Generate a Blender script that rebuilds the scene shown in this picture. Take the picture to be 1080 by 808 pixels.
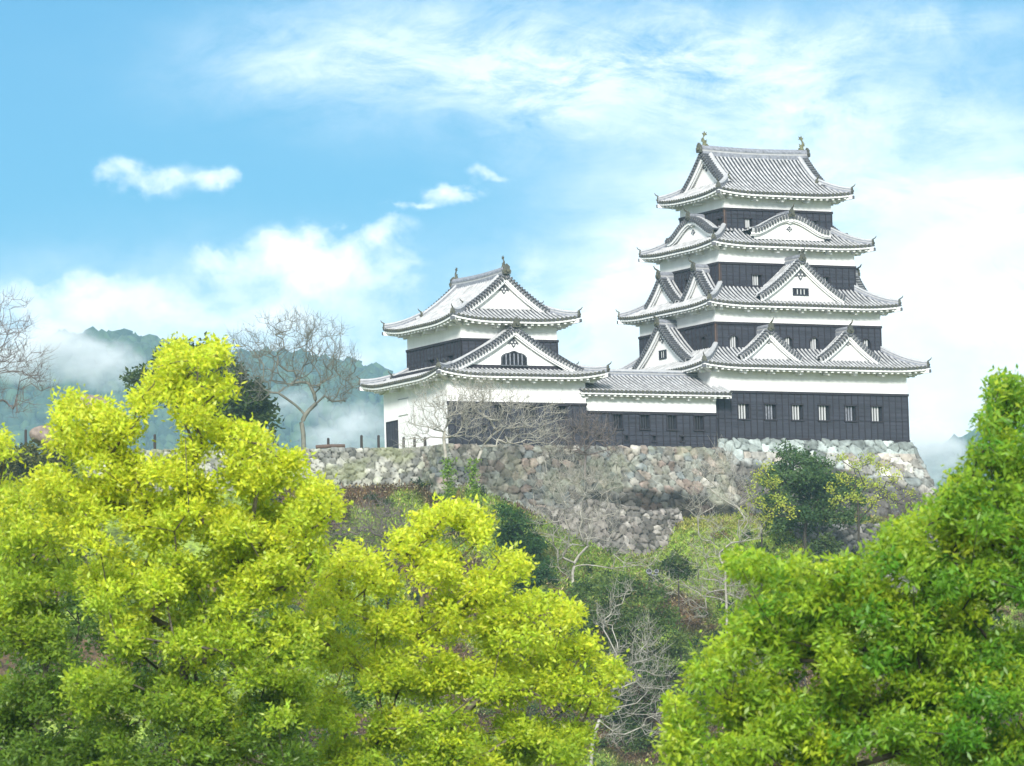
import bpy, math, random
import numpy as np
from math import sin, cos, pi, radians, sqrt
random.seed(7); RNG = np.random.default_rng(11)
for o in list(bpy.data.objects): bpy.data.objects.remove(o)
scene = bpy.context.scene
COL = scene.collection

# ------------------------------------------------------------------ camera
FPX = 5640.0; PITCH = radians(5.3); ROLL = -radians(1.7); CX, CY = 540., 404.
def _rx(a): c, s = cos(a), sin(a); return np.array([[1,0,0],[0,c,-s],[0,s,c]])
def _rz(a): c, s = cos(a), sin(a); return np.array([[c,-s,0],[s,c,0],[0,0,1]])
RM = _rx(pi/2+PITCH) @ _rz(ROLL)
CAM = np.array([0., 0., 2.])
def ray(x, y): return RM @ np.array([(x-CX)/FPX, -(y-CY)/FPX, -1.])
def at(x, y, Y):
    d = ray(x, y); return CAM + d*(Y/d[1])
cd = bpy.data.cameras.new('camera'); cam = bpy.data.objects.new('camera', cd); COL.objects.link(cam)
cd.sensor_width = 36; cd.lens = FPX/1080*36; cd.clip_end = 20000; cd.clip_start = 1
from mathutils import Matrix
M4 = Matrix([list(RM[0])+[0], list(RM[1])+[0], list(RM[2])+[0], [0,0,0,1]])
cam.matrix_world = Matrix.Translation(CAM.tolist()) @ M4
cd.dof.use_dof = True; cd.dof.focus_distance = 338; cd.dof.aperture_fstop = 9
scene.camera = cam

# ------------------------------------------------------------------ light
SUN_EL = radians(25); SUN_AZ = radians(184)       # azimuth clockwise from +Y (view direction)
sdir = np.array([sin(SUN_AZ)*cos(SUN_EL), cos(SUN_AZ)*cos(SUN_EL), sin(SUN_EL)])
sl = bpy.data.lights.new('sun', 'SUN'); so = bpy.data.objects.new('sun', sl); COL.objects.link(so)
sl.energy = 2.6; sl.angle = radians(12); sl.color = (1, .96, .9)
from mathutils import Vector
so.rotation_euler = Vector(sdir.tolist()).to_track_quat('Z', 'Y').to_euler()
so.location = (0, 0, 200)
scene.view_settings.view_transform = 'Standard'; scene.view_settings.look = 'None'
scene.view_settings.exposure = 1.32; scene.view_settings.gamma = 1
scene.cycles.volume_bounces = 2
scene.cycles.volume_step_rate = 1.0; scene.cycles.volume_max_steps = 64
scene.cycles.max_bounces = 8; scene.cycles.transparent_max_bounces = 16

# world: physical sky with a layer of cloud at infinity, described in sky directions
W = bpy.data.worlds.new('World'); scene.world = W; W.use_nodes = True
def world():
    nt = W.node_tree; N = nt.nodes; L = nt.links; N.clear()
    def nd(t, **k):
        n = N.new(t)
        for a, b in k.items(): setattr(n, a, b)
        return n
    def put(sock, v):
        if isinstance(v, (int, float)): sock.default_value = v
        else: L.new(v, sock)
    def m(op, a, b=0., c=0., clamp=False):
        n = nd('ShaderNodeMath', operation=op); n.use_clamp = clamp
        put(n.inputs[0], a); put(n.inputs[1], b); put(n.inputs[2], c); return n.outputs[0]
    out = nd('ShaderNodeOutputWorld'); bg = nd('ShaderNodeBackground')
    sky = nd('ShaderNodeTexSky'); sky.sky_type = 'NISHITA'; sky.sun_disc = False
    sky.sun_elevation = SUN_EL; sky.sun_rotation = SUN_AZ
    sky.air_density = 1.0; sky.dust_density = .6; sky.ozone_density = 1.5
    tc = nd('ShaderNodeTexCoord'); sp = nd('ShaderNodeSeparateXYZ'); L.new(tc.outputs['Generated'], sp.inputs[0])
    ay = m('MAXIMUM', m('ABSOLUTE', sp.outputs[1]), .05)
    A = m('DIVIDE', sp.outputs[0], ay); Ez = m('DIVIDE', sp.outputs[2], ay)
    cb = nd('ShaderNodeCombineXYZ'); put(cb.inputs[0], A); put(cb.inputs[1], Ez)
    def noise(scale, det, rough, sx=1, sy=1, off=0, dist=0):
        mp = nd('ShaderNodeMapping'); mp.inputs['Scale'].default_value = (sx, sy, 1)
        mp.inputs['Location'].default_value = (off, off*.7, off*.3)
        L.new(cb.outputs[0], mp.inputs[0])
        n = nd('ShaderNodeTexNoise'); n.inputs['Scale'].default_value = scale
        n.inputs['Detail'].default_value = det; n.inputs['Roughness'].default_value = rough
        n.inputs['Distortion'].default_value = dist
        L.new(mp.outputs[0], n.inputs[0]); return n.outputs[0]
    # edge warp
    wx = m('MULTIPLY', m('SUBTRACT', noise(38, 5, .6, 1, 1, 3), .5), .022)
    wy = m('MULTIPLY', m('SUBTRACT', noise(38, 5, .6, 1, 1, 9), .5), .016)
    Aw = m('ADD', A, wx); Ew = m('ADD', Ez, wy)
    def blob(px, py, rx, ry, amp=1., soft=None):
        d = ray(px, py); a0, e0 = d[0]/d[1], d[2]/d[1]
        dx = m('MULTIPLY', m('SUBTRACT', Aw, float(a0)), FPX/rx); dy = m('MULTIPLY', m('SUBTRACT', Ew, float(e0)), FPX/ry)
        r2 = m('ADD', m('MULTIPLY', dx, dx), m('MULTIPLY', dy, dy))
        return m('MULTIPLY', m('POWER', 2.718, m('MULTIPLY', r2, -1.)), amp)
    def add(l):
        s = l[0]
        for k in l[1:]: s = m('ADD', s, k)
        return s
    # dense cumulus heads
    cum = add([blob(145,188,46,20,.72), blob(232,194,26,13,.66), blob(115,172,22,16,.4), blob(478,203,36,10,.72), blob(525,182,32,6,.55), blob(435,218,30,5,.4),
               blob(322,264,44,24,.95), blob(398,246,34,18,.8), blob(252,283,40,16,.6), blob(370,288,80,22,.75),
               blob(125,318,70,20,.7), blob(40,335,90,28,.6), blob(230,335,110,26,.5), blob(360,330,90,24,.4), blob(200,400,330,42,.8),
               blob(215,272,26,12,.5), blob(560,300,40,60,.35)])
    n1 = noise(60, 7, .62, 1, 1.3, 1, .4); n2 = noise(190, 5, .6, 1, 1.2, 5, .3)
    tex = m('ADD', m('MULTIPLY', n1, 1.1), m('MULTIPLY', n2, .42))           # about .76 mean
    c1 = m('MULTIPLY', m('SUBTRACT', m('ADD', cum, m('MULTIPLY', tex, 2.1)), 1.72), 1.15, clamp=True)
    c1 = m('MULTIPLY', c1, m('MULTIPLY', m('SUBTRACT', cum, .08), 4., clamp=True))
    # thin high veil with streaks, broad bright haze low and to the right
    d0 = ray(620, 60); d1 = ray(900, 140)
    st = noise(20, 9, .68, 1, 2.6, 2, 1.2); st2 = noise(70, 8, .72, 1, 2.4, 8, .9)
    veil = add([blob(470,60,230,60,.55), blob(640,75,200,70,.62), blob(800,70,200,60,.55), blob(900,135,150,40,.5), blob(960,25,110,22,.45),
                blob(1010,110,90,60,.3), blob(340,30,110,40,.4), blob(740,190,110,60,.5)])
    vs = m('MULTIPLY', m('ADD', m('MULTIPLY', st, .9), m('MULTIPLY', st2, .55)), 1.38)
    c2 = m('MULTIPLY', m('MULTIPLY', veil, m('SUBTRACT', vs, .68)), 2.3, clamp=True)
    hz = add([blob(1000,340,300,140,.95), blob(760,390,170,120,.8), blob(1060,220,150,80,.5), blob(660,290,70,90,.5), blob(880,190,150,40,.4), blob(540,470,900,80,.8), blob(220,330,260,60,.5)])
    c3 = m('MULTIPLY', m('MULTIPLY', hz, m('SUBTRACT', m('MULTIPLY', vs, 1.5), .45)), 1., clamp=True)
    # union
    def inv(a): return m('SUBTRACT', 1., a, clamp=True)
    cov = inv(m('MULTIPLY', m('MULTIPLY', inv(c1), inv(m('MULTIPLY', c2, .8))), inv(c3)))
    # low horizon whitening for all directions
    hor = m('MULTIPLY', m('SUBTRACT', .085, Ez), 22., clamp=True)
    cov = inv(m('MULTIPLY', inv(cov), inv(m('MULTIPLY', hor, .9))))
    # broken cloud over the rest of the dome (well above the view and behind it)
    bk = nd('ShaderNodeTexNoise'); bk.inputs['Scale'].default_value = 2.2; bk.inputs['Detail'].default_value = 6; L.new(tc.outputs['Generated'], bk.inputs[0])
    up_ = m('MULTIPLY', m('SUBTRACT', sp.outputs[2], .22), 6., clamp=True); back = m('MULTIPLY', m('SUBTRACT', .35, sp.outputs[1]), 3., clamp=True)
    rest = m('MULTIPLY', m('MULTIPLY', m('SUBTRACT', bk.outputs[0], .34), 6., clamp=True), m('MAXIMUM', up_, back))
    cov = m('MAXIMUM', cov, m('MULTIPLY', rest, .9))
    cov = m('MINIMUM', cov, 1.)
    tint = nd('ShaderNodeMix', data_type='RGBA', blend_type='MULTIPLY'); tint.inputs[0].default_value = 1
    L.new(sky.outputs[0], tint.inputs[6]); tint.inputs[7].default_value = SKYTINT
    shade = noise(30, 5, .6, 1, 1.5, 14)
    cc = nd('ShaderNodeMix', data_type='RGBA'); put(cc.inputs[0], m('MULTIPLY', m('SUBTRACT', shade, .38), 3.2, clamp=True))
    cc.inputs[6].default_value = CLOUD_D; cc.inputs[7].default_value = CLOUD_L
    mx = nd('ShaderNodeMix', data_type='RGBA'); put(mx.inputs[0], cov)
    L.new(tint.outputs[2], mx.inputs[6]); L.new(cc.outputs[2], mx.inputs[7])
    L.new(mx.outputs[2], bg.inputs[0]); bg.inputs[1].default_value = .12
    L.new(bg.outputs[0], out.inputs[0])
SKYTINT = (.085, .255, .36, 1); CLOUD_D = (3.9, 4.4, 4.75, 1); CLOUD_L = (5.6, 5.65, 5.75, 1)
world()

# ------------------------------------------------------------------ helpers
def material(name, col, rough=.8, var=.0, vscale=2., bump=0., bscale=8., attr=None, trans=0., col2=None, spec=.3, stretch=(1,1,1), det=5):
    m = bpy.data.materials.new(name); m.use_nodes = True
    nt = m.node_tree; N = nt.nodes; L = nt.links
    b = N['Principled BSDF']; b.inputs['Roughness'].default_value = rough
    b.inputs['Specular IOR Level'].default_value = spec
    tc = N.new('ShaderNodeTexCoord'); mp = N.new('ShaderNodeMapping'); L.new(tc.outputs['Object'], mp.inputs[0])
    mp.inputs['Scale'].default_value = stretch
    src = None
    if attr:
        a = N.new('ShaderNodeAttribute'); a.attribute_name = attr; src = a.outputs['Color']
    if var > 0 or col2:
        n = N.new('ShaderNodeTexNoise'); n.inputs['Scale'].default_value = vscale; n.inputs['Detail'].default_value = det
        n.inputs['Roughness'].default_value = .6
        L.new(mp.outputs[0], n.inputs[0])
        r = N.new('ShaderNodeMapRange'); r.inputs[1].default_value = .3; r.inputs[2].default_value = .7
        L.new(n.outputs[0], r.inputs[0])
        if attr:
            r.inputs[3].default_value = 1-var; r.inputs[4].default_value = 1+var
            x = N.new('ShaderNodeVectorMath'); x.operation = 'SCALE'; L.new(src, x.inputs[0]); L.new(r.outputs[0], x.inputs['Scale']); src = x.outputs[0]
        else:
            x = N.new('ShaderNodeMix'); x.data_type = 'RGBA'; L.new(r.outputs[0], x.inputs[0])
            c2 = col2 or tuple(c*(1+var) for c in col); c1 = col if col2 else tuple(c*(1-var) for c in col)
            x.inputs[6].default_value = (*c1, 1); x.inputs[7].default_value = (*c2, 1); src = x.outputs[2]
    if src is None: b.inputs['Base Color'].default_value = (*col, 1)
    else: L.new(src, b.inputs['Base Color'])
    if bump > 0:
        n = N.new('ShaderNodeTexNoise'); n.inputs['Scale'].default_value = bscale; n.inputs['Detail'].default_value = 6
        L.new(mp.outputs[0], n.inputs[0]); bp = N.new('ShaderNodeBump'); bp.inputs['Strength'].default_value = bump; bp.inputs['Distance'].default_value = .1
        L.new(n.outputs[0], bp.inputs['Height']); L.new(bp.outputs[0], b.inputs['Normal'])
    if trans > 0:
        t = N.new('ShaderNodeBsdfTranslucent'); mx = N.new('ShaderNodeMixShader'); mx.inputs[0].default_value = trans
        if src is None: t.inputs[0].default_value = (*col, 1)
        else: L.new(src, t.inputs[0])
        L.new(b.outputs[0], mx.inputs[1]); L.new(t.outputs[0], mx.inputs[2]); L.new(mx.outputs[0], N['Material Output'].inputs[0])
    return m
MT = dict(
 plaster=material('plaster', (.79,.79,.775), .85, var=.075, vscale=1.1, bump=.1, bscale=3, stretch=(1,1,.22)),
 plaster2=material('eave_plaster', (.76,.765,.76), .85, var=.06, vscale=2.),
 wood=material('charred_wood', (.037,.039,.052), .75, var=.3, vscale=1.6, bump=.3, bscale=10, stretch=(.25,.25,3)),
 wood2=material('dark_batten', (.028,.025,.032), .7, var=.2, vscale=3),
 wood3=material('brown_post', (.1,.065,.05), .7, var=.3, vscale=3),
 dark=material('opening', (.012,.013,.018), .6),
 bar=material('white_bars', (.47,.48,.48), .8),
 bard=material('dark_bars', (.03,.03,.036), .7),
 rib=material('tile_rib', (.385,.388,.39), .75, var=.34, vscale=2.2),
 pan=material('tile_pan', (.036,.039,.047), .5, var=.3, vscale=3),
 tdark=material('dark_tile', (.085,.09,.1), .55, var=.45, vscale=5),
 tdarkm=material('mossy_tile', (.12,.12,.085), .7, col2=(.045,.05,.05), vscale=3.5),
 tlight=material('plastered_tile', (.38,.385,.39), .65, var=.15, vscale=4),
 tmid=material('ridge_tile', (.21,.22,.25), .55, var=.4, vscale=6),
 bronze=material('verdigris', (.13,.135,.075), .7, var=.5, vscale=9),
 post=material('post_wood', (.04,.033,.03), .8, var=.2),
 bark=material('pale_bark', (.22,.22,.18), .9, col2=(.10,.10,.08), vscale=3.),
 bark2=material('white_twig', (.45,.43,.37), .9, col2=(.19,.175,.14), vscale=3.),
 barkd=material('dark_bark', (.07,.06,.045), .9, col2=(.03,.027,.022), vscale=8),
 barkp=material('purplish_twig', (.20,.165,.15), .9, col2=(.11,.095,.085), vscale=3.),
 barkf=material('camphor_bark', (.17,.15,.11), .9, col2=(.075,.065,.05), vscale=6, bump=.5, bscale=20),
 leaf=material('leaf', (.1,.2,.03), .4, attr='Col', trans=.5, spec=.4),
 leaf2=material('far_leaf', (.1,.2,.03), .6, attr='Col', trans=.25, spec=.2),
 stone=material('stone', (.4,.4,.4), .9, attr='Col', var=.3, vscale=2.6, bump=.6, bscale=7),
)
class MB:
    def __init__(s): s.v = []; s.f = []; s.mi = []; s.mats = []
    def m(s, name):
        if name not in s.mats: s.mats.append(name)
        return s.mats.index(name)
    def face(s, pts, mat):
        n = len(s.v); s.v += [tuple(p) for p in pts]; s.f.append(tuple(range(n, n+len(pts)))); s.mi.append(s.m(mat))
    def grid(s, rows, mat, close=False):
        n = len(s.v); w = len(rows[0])
        for r in rows: s.v += [tuple(p) for p in r]
        k = s.m(mat)
        for i in range(len(rows)-1):
            for j in range(w if close else w-1):
                a = n+i*w+j; b = n+i*w+(j+1) % w
                s.f.append((a, b, b+w, a+w)); s.mi.append(k)
    def box(s, a, b, mat):
        (x0,y0,z0),(x1,y1,z1) = a, b
        P = [(x0,y0,z0),(x1,y0,z0),(x1,y1,z0),(x0,y1,z0),(x0,y0,z1),(x1,y0,z1),(x1,y1,z1),(x0,y1,z1)]
        n = len(s.v); s.v += P; k = s.m(mat)
        for f in ((0,3,2,1),(4,5,6,7),(0,1,5,4),(1,2,6,5),(2,3,7,6),(3,0,4,7)):
            s.f.append(tuple(n+i for i in f)); s.mi.append(k)
    def obox(s, c, X, Y, Z, mat):      # centre and three half-axis vectors
        c, X, Y, Z = map(np.array, (c, X, Y, Z)); n = len(s.v); k = s.m(mat)
        for z in (-1,1):
            for (x,y) in ((-1,-1),(1,-1),(1,1),(-1,1)): s.v.append(tuple(c+x*X+y*Y+z*Z))
        for f in ((0,3,2,1),(4,5,6,7),(0,1,5,4),(1,2,6,5),(2,3,7,6),(3,0,4,7)):
            s.f.append(tuple(n+i for i in f)); s.mi.append(k)
    def tube(s, pts, rad, mat, n=6, cap=True):
        pts = [np.array(p, float) for p in pts]; rows = []
        if not hasattr(rad, '__len__'): rad = [rad]*len(pts)
        up = None
        for i, p in enumerate(pts):
            t = pts[min(i+1, len(pts)-1)]-pts[max(i-1, 0)]; t = t/(np.linalg.norm(t)+1e-9)
            a = np.array([0,0,1.]) if abs(t[2]) < .9 else np.array([1.,0,0])
            x = np.cross(a, t); x /= np.linalg.norm(x); y = np.cross(t, x)
            rows.append([p+rad[i]*(cos(2*pi*k/n)*x+sin(2*pi*k/n)*y) for k in range(n)])
        s.grid(rows, mat, close=True)
        if cap: s.face(rows[0][::-1], mat); s.face(rows[-1], mat)
    def sweep(s, pts, prof, mats, side):
        # profile (offset across, height) swept along pts; side = horizontal across vector; mats per profile segment
        side = np.array(side, float); up = np.array([0,0,1.])
        rows = [[np.array(p)+a*side+h*up for (a, h) in prof] for p in pts]
        for j in range(len(prof)-1):
            s.grid([[r[j], r[j+1]] for r in rows], mats[j])
        for r, f in ((rows[0], 1), (rows[-1], -1)): s.face(r[::f], mats[0])
    def build(s, name, parent=None, smooth=False, M=None):
        me = bpy.data.meshes.new(name); me.from_pydata(s.v, [], s.f)
        for k in s.mats: me.materials.append(MT[k])
        me.polygons.foreach_set('material_index', s.mi)
        if smooth: me.polygons.foreach_set('use_smooth', [True]*len(s.f))
        me.update(); o = bpy.data.objects.new(name, me); COL.objects.link(o)
        if parent is not None: o.parent = parent
        return o
def tag(o, label=None, cat=None, group=None, kind=None):
    if label: o['label'] = label
    if cat: o['category'] = cat
    if group: o['group'] = group
    if kind: o['kind'] = kind
    return o
def empty(name, loc, rz=0):
    e = bpy.data.objects.new(name, None); COL.objects.link(e); e.location = tuple(float(a) for a in loc); e.rotation_euler = (0,0,rz); e.empty_display_size = .5
    return e
def npmesh(name, V, F, mat, col=None, parent=None, smooth=False, nv=3):
    me = bpy.data.meshes.new(name); V = np.asarray(V, np.float32); F = np.asarray(F, np.int32)
    me.vertices.add(len(V)); me.vertices.foreach_set('co', V.ravel())
    me.loops.add(F.size); me.loops.foreach_set('vertex_index', F.ravel())
    me.polygons.add(len(F)); me.polygons.foreach_set('loop_start', np.arange(0, F.size, F.shape[1], dtype=np.int32))
    me.polygons.foreach_set('loop_total', np.full(len(F), F.shape[1], np.int32))
    if smooth: me.polygons.foreach_set('use_smooth', np.ones(len(F), bool))
    if col is not None:
        c = np.ones((len(V), 4), np.float32); c[:, :3] = col
        a = me.color_attributes.new('Col', 'FLOAT_COLOR', 'POINT'); a.data.foreach_set('color', c.ravel())
    me.materials.append(MT[mat] if isinstance(mat, str) else mat); me.update(); me.validate()
    o = bpy.data.objects.new(name, me); COL.objects.link(o)
    if parent is not None: o.parent = parent
    return o

# =================================================================== castle kit
TP = .30       # tile pitch
class Side:
    """one edge of an eave rectangle: x runs along the edge, d inward from it"""
    def __init__(s, rect, k):
        u0,u1,v0,v1 = rect
        s.o, s.t, s.n, s.L = {0:((u0,v0),(1,0),(0,1),u1-u0), 1:((u1,v0),(0,1),(-1,0),v1-v0),
                              2:((u1,v1),(-1,0),(0,-1),u1-u0), 3:((u0,v1),(0,-1),(1,0),v1-v0)}[k]
    def p(s, x, d, z): return (s.o[0]+s.t[0]*x+s.n[0]*d, s.o[1]+s.t[1]*x+s.n[1]*d, z)
    def T(s): return (s.t[0], s.t[1], 0)
    def Nn(s): return (s.n[0], s.n[1], 0)
def prof(t, a=.62): return a*t+(1-a)*t*t
def half_round(mb, pts, side, r, mat, up=(0,0,1)):
    side = np.array(side); up = np.array(up, float)
    cs = [(1,-.1),(.75,.62),(0,1),(-.75,.62),(-1,-.1)]
    mb.grid([[np.array(p)+r*a*side+r*b*up for a, b in cs] for p in pts], mat)
RIDGE = [(-.19,-.12),(-.19,.05),(-.15,.05),(-.15,.12),(-.17,.12),(-.17,.19),(-.10,.27),(0,.30),(.10,.27),(.17,.19),(.17,.12),(.15,.12),(.15,.05),(.19,.05),(.19,-.12)]
RMATS = ['tmid','tdark','tlight','tdark','tmid','tlight','tlight','tlight','tlight','tmid','tdark','tlight','tdark','tmid']
def oni(mb, p, out, s=1., mat='tdarkm', horn=True):
    """ridge-end tile: shield plate with a lobed head and an upswept horn"""
    p = np.array(p); o = np.array(out, float); o /= np.linalg.norm(o); side = np.array([-o[1], o[0], 0]); up = np.array([0,0,1.])
    shp = [(-.26,-.12),(-.30,.08),(-.2,.2),(-.22,.34),(-.1,.46),(0,.54),(.1,.46),(.22,.34),(.2,.2),(.30,.08),(.26,-.12)]
    a = [p+s*(x*side+z*up)+.02*o for x, z in shp]; b = [q+s*.14*o for q in a]
    mb.face(b, mat); mb.face(a[::-1], mat); mb.grid([a, b], mat)
    mb.tube([p+s*(.1*up)+s*.15*o, p+s*(.1*up)+s*.28*o], s*.11, mat, 8)
    if horn: mb.tube([p+s*(.35*up-.15*o), p+s*(.52*up+.12*o), p+s*(.66*up+.36*o), p+s*(.86*up+.48*o)], [s*.08, s*.075, s*.06, s*.03], mat, 6)
def roof_tier(parent, rect, z0, D, H, ov, up=.22, kind='skirt', axis=0, g=0, label=None, a=.62, inner=None):
    """tiled roof with curved slopes. kind skirt: four trapezoid slopes. irimoya: hip-and-gable, ridge along axis (0=u,1=v)."""
    mb = MB(); ev = MB(); tl = MB()
    def zz(x, d, L, ):
        e = min(x, L-x); c = max(0, 1-e/3.4)**2.2
        return z0+H*prof(min(d/D, 1.02), a)+up*c*(max(0, 1-d/min(D, 2.3)))**1.5
    gv = g-.38
    for k in range(4):
        S = Side(rect, k); L = S.L
        slope_side = (kind == 'skirt') or (k % 2 == axis)      # long slopes
        n = int(round(L/TP)); xs = [L*i/n for i in range(n+1)]
        def dmax(x):
            e = min(x, L-x)
            if kind == 'skirt': return min(D, e)
            if slope_side: return D if e >= gv-1e-6 else e
            return min(g+.02, e)
        if kind == 'irimoya' and slope_side:
            xs = sorted(xs+[gv, gv-.001, L-gv, L-gv+.001])
        xs2 = [x for x in xs]
        NJ = 9 if (kind == 'irimoya' and slope_side) else 6
        rows = []
        for x in xs2:
            dm = max(dmax(x), .001)
            rows.append([S.p(x, dm*j/NJ, zz(x, dm*j/NJ, L)) for j in range(NJ+1)])
        mb.grid(rows, 'pan')
        # ribs (cover tiles) and their round eave ends
        for i in range(n):
            x = L*(i+.5)/n; dm = dmax(x)-.05
            if dm < .12: continue
            pts = [S.p(x, -.04+(dm+.04)*j/NJ, zz(x, max(0, (dm)*j/NJ), L)+.012) for j in range(NJ+1)]
            half_round(mb, pts, S.T(), .069, 'rib')
            c = np.array(S.p(x, -.05, zz(x, 0, L)+.005)); T_ = np.array(S.T()); N_ = np.array(S.Nn())
            ring = [c+.095*(cos(q*pi/4)*T_+sin(q*pi/4)*np.array([0,0,1])) for q in range(8)]
            tl.grid([ring, [r+.07*N_ for r in ring]], 'tdarkm', close=True); tl.face(ring, 'tdarkm')
        # eave: dark tile edge, plaster fascia, soffit, rafters
        m_ = max(8, int(L/.5))
        ex = [L*i/m_ for i in range(m_+1)]
        def ez(x, dz, d=0): return zz(x, 0, L)+dz+.12*d
        mb.grid([[S.p(x, 0, ez(x, .0)), S.p(x, .0, ez(x, -.09)), S.p(x, .05, ez(x, -.10))] for x in ex], 'tdark')
        def ci(x, d): return min(max(x, d), L-d)
        ev.grid([[S.p(ci(x, .05), .05, ez(x, -.06)), S.p(ci(x, .05), .05, ez(x, -.22)), S.p(ci(x, .13), .13, ez(x, -.22)), S.p(ci(x, .13), .13, ez(x, -.17)),
                  S.p(ci(x, ov*.6), ov*.6, ez(x, -.17, ov*.6)), S.p(ci(x, ov+.1), ov+.1, ez(x, -.19, ov+.1)+0*x)] for x in ex], 'plaster2')
        nr = int(L/.46)
        for i in range(nr+1):
            x = .12+(L-.24)*i/nr; e = min(x, L-x)
            if e < .3: continue
            d1 = min(ov+.02, e)
            c0 = np.array(S.p(x, .16, ez(x, -.27, .16))); c1 = np.array(S.p(x, d1, ez(x, -.27, d1)))
            ax = (c1-c0)/2; nn = np.array([0,0,1.])
            ev.obox((c0+c1)/2, np.array(S.T())*.085, ax, nn*.085, 'plaster')
        # deeper bracket arms under the rafters
        nb = max(2, int((L-2*ov)/1.9))
        for i in range(nb+1):
            x = ov+.15+(L-2*ov-.3)*i/nb
            c0 = np.array(S.p(x, .45, ez(x, -.42, .3))); c1 = np.array(S.p(x, ov+.02, ez(x, -.46, ov)))
            ev.obox((c0+c1)/2, np.array(S.T())*.1, (c1-c0)/2, np.array([0,0,.09]), 'plaster')
    # corner beams
    for k in range(4):
        S = Side(rect, k)
        c0 = np.array(S.p(.06, .06, zz(0, 0, S.L)-.3)); c1 = np.array(S.p(ov, ov, zz(0, 0, S.L)-.34-up*.6))
        dv = (c1-c0)/2; h = np.array([-dv[1], dv[0], 0]); h = h/np.linalg.norm(h)*.12
        ev.obox((c0+c1)/2, h, dv, (0,0,.11), 'plaster')
        q = np.array(S.p(.02, .02, zz(0, 0, S.L)-.3)); ax = np.array([dv[0], dv[1], 0]); ax /= np.linalg.norm(ax)
        ev.obox(q, h*1.1, ax*.05, (0,0,.1), 'tdark')
    R = mb.build('roof', parent)
    tl.build('eave_tiles', R); ev.build('eave', R)
    # hips
    hd = min(D, 99) if kind == 'skirt' else g+.25
    for k in range(4):
        S = Side(rect, k); h = MB()
        pts = [S.p(hd*t, hd*t, zz(hd*t, hd*t, S.L)+.06) for t in [.06+.94*i/10 for i in range(11)]]
        sd = np.array([S.n[0]-S.t[0], S.n[1]-S.t[1], 0])/sqrt(2); sd = np.array([sd[0], sd[1], 0])
        h.sweep(pts, RIDGE, RMATS, sd)
        out = -np.array([S.t[0]+S.n[0], S.t[1]+S.n[1], 0])
        oni(h, np.array(pts[0])+(0,0,-.02), out, .62)
        i2 = 4 if kind == 'skirt' else 3
        h.build('hip_ridge', R)
    if kind == 'irimoya':
        u0,u1,v0,v1 = rect
        zr = z0+H
        if axis == 0: A = np.array([u0+gv, (v0+v1)/2, 0]); B = np.array([u1-gv, (v0+v1)/2, 0])
        else: A = np.array([(u0+u1)/2, v0+gv, 0]); B = np.array([(u0+u1)/2, v1-gv, 0])
        ax = (B-A)/np.linalg.norm(B-A); sd = np.array([-ax[1], ax[0], 0])
        h = MB()
        nseg = 12; pts = [A+(B-A)*i/nseg+np.array([0,0,zr-.05+.10*abs(2*i/nseg-1)**2]) for i in range(nseg+1)]
        big = [(x*1.35, z*1.75-.02) for x, z in RIDGE]
        h.sweep(pts, big, ['tmid','tdark','tlight','tdark','tmid','tmid','tmid','tmid','tmid','tmid','tdark','tlight','tdark','tmid'], sd)
        oni(h, pts[0]+(0,0,.1)-ax*.05, -ax, 1.0, horn=False); oni(h, pts[-1]+(0,0,.1)+ax*.05, ax, 1.0, horn=False)
        h.build('main_ridge', R)
        # descending ridges, gable ends
        for end in (0, 1):
            P0 = A if end == 0 else B; inw = ax if end == 0 else -ax
            for s_ in (-1, 1):
                dr = MB()
                pts = []
                for i in range(10):
                    d = g+.1+(D-.25-(g+.1))*i/9
                    pts.append(P0+inw*.62+sd*s_*(D-d)+np.array([0,0,z0+H*prof(d/D, a)+.05]))
                dr.sweep(pts, [(x*.85, z*.9) for x, z in RIDGE], RMATS, inw)
                oni(dr, pts[0], sd*s_, .6)
                dr.build('descending_ridge', R)
            gable(R, P0, -inw, sd, D-g+.02, z0+H*prof(g/D, a)-.05, lambda p: z0+H*prof((D-abs(p))/D, a), depth=.4, hw_roof=D-g+.3)
    return R, zz
def ornament(mb, c, out, side, s=1.):
    """three-lobed dark pendant under a gable peak"""
    c = np.array(c); up = np.array([0,0,1.]); side = np.array(side)
    for (shape) in ([(0,.30),(.14,.16),(.36,-.06),(.30,-.12),(.16,-.06),(.10,-.2),(0,-.32),(-.10,-.2),(-.16,-.06),(-.30,-.12),(-.36,-.06),(-.14,.16)],):
        a = [c+s*(x*side+z*up) for x, z in shape]; b = [q+np.array(out)*.05 for q in a]
        mb.face(b, 'tdark'); mb.grid([a+[a[0]], b+[b[0]]], 'tdark')
    for x, z in ((-.11,.0),(.11,.0),(0,-.16)):
        q = c+s*(x*side+z*up)+np.array(out)*.055
        mb.obox(q, side*.04*s, np.array(out)*.01, up*.04*s, 'plaster')
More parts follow.
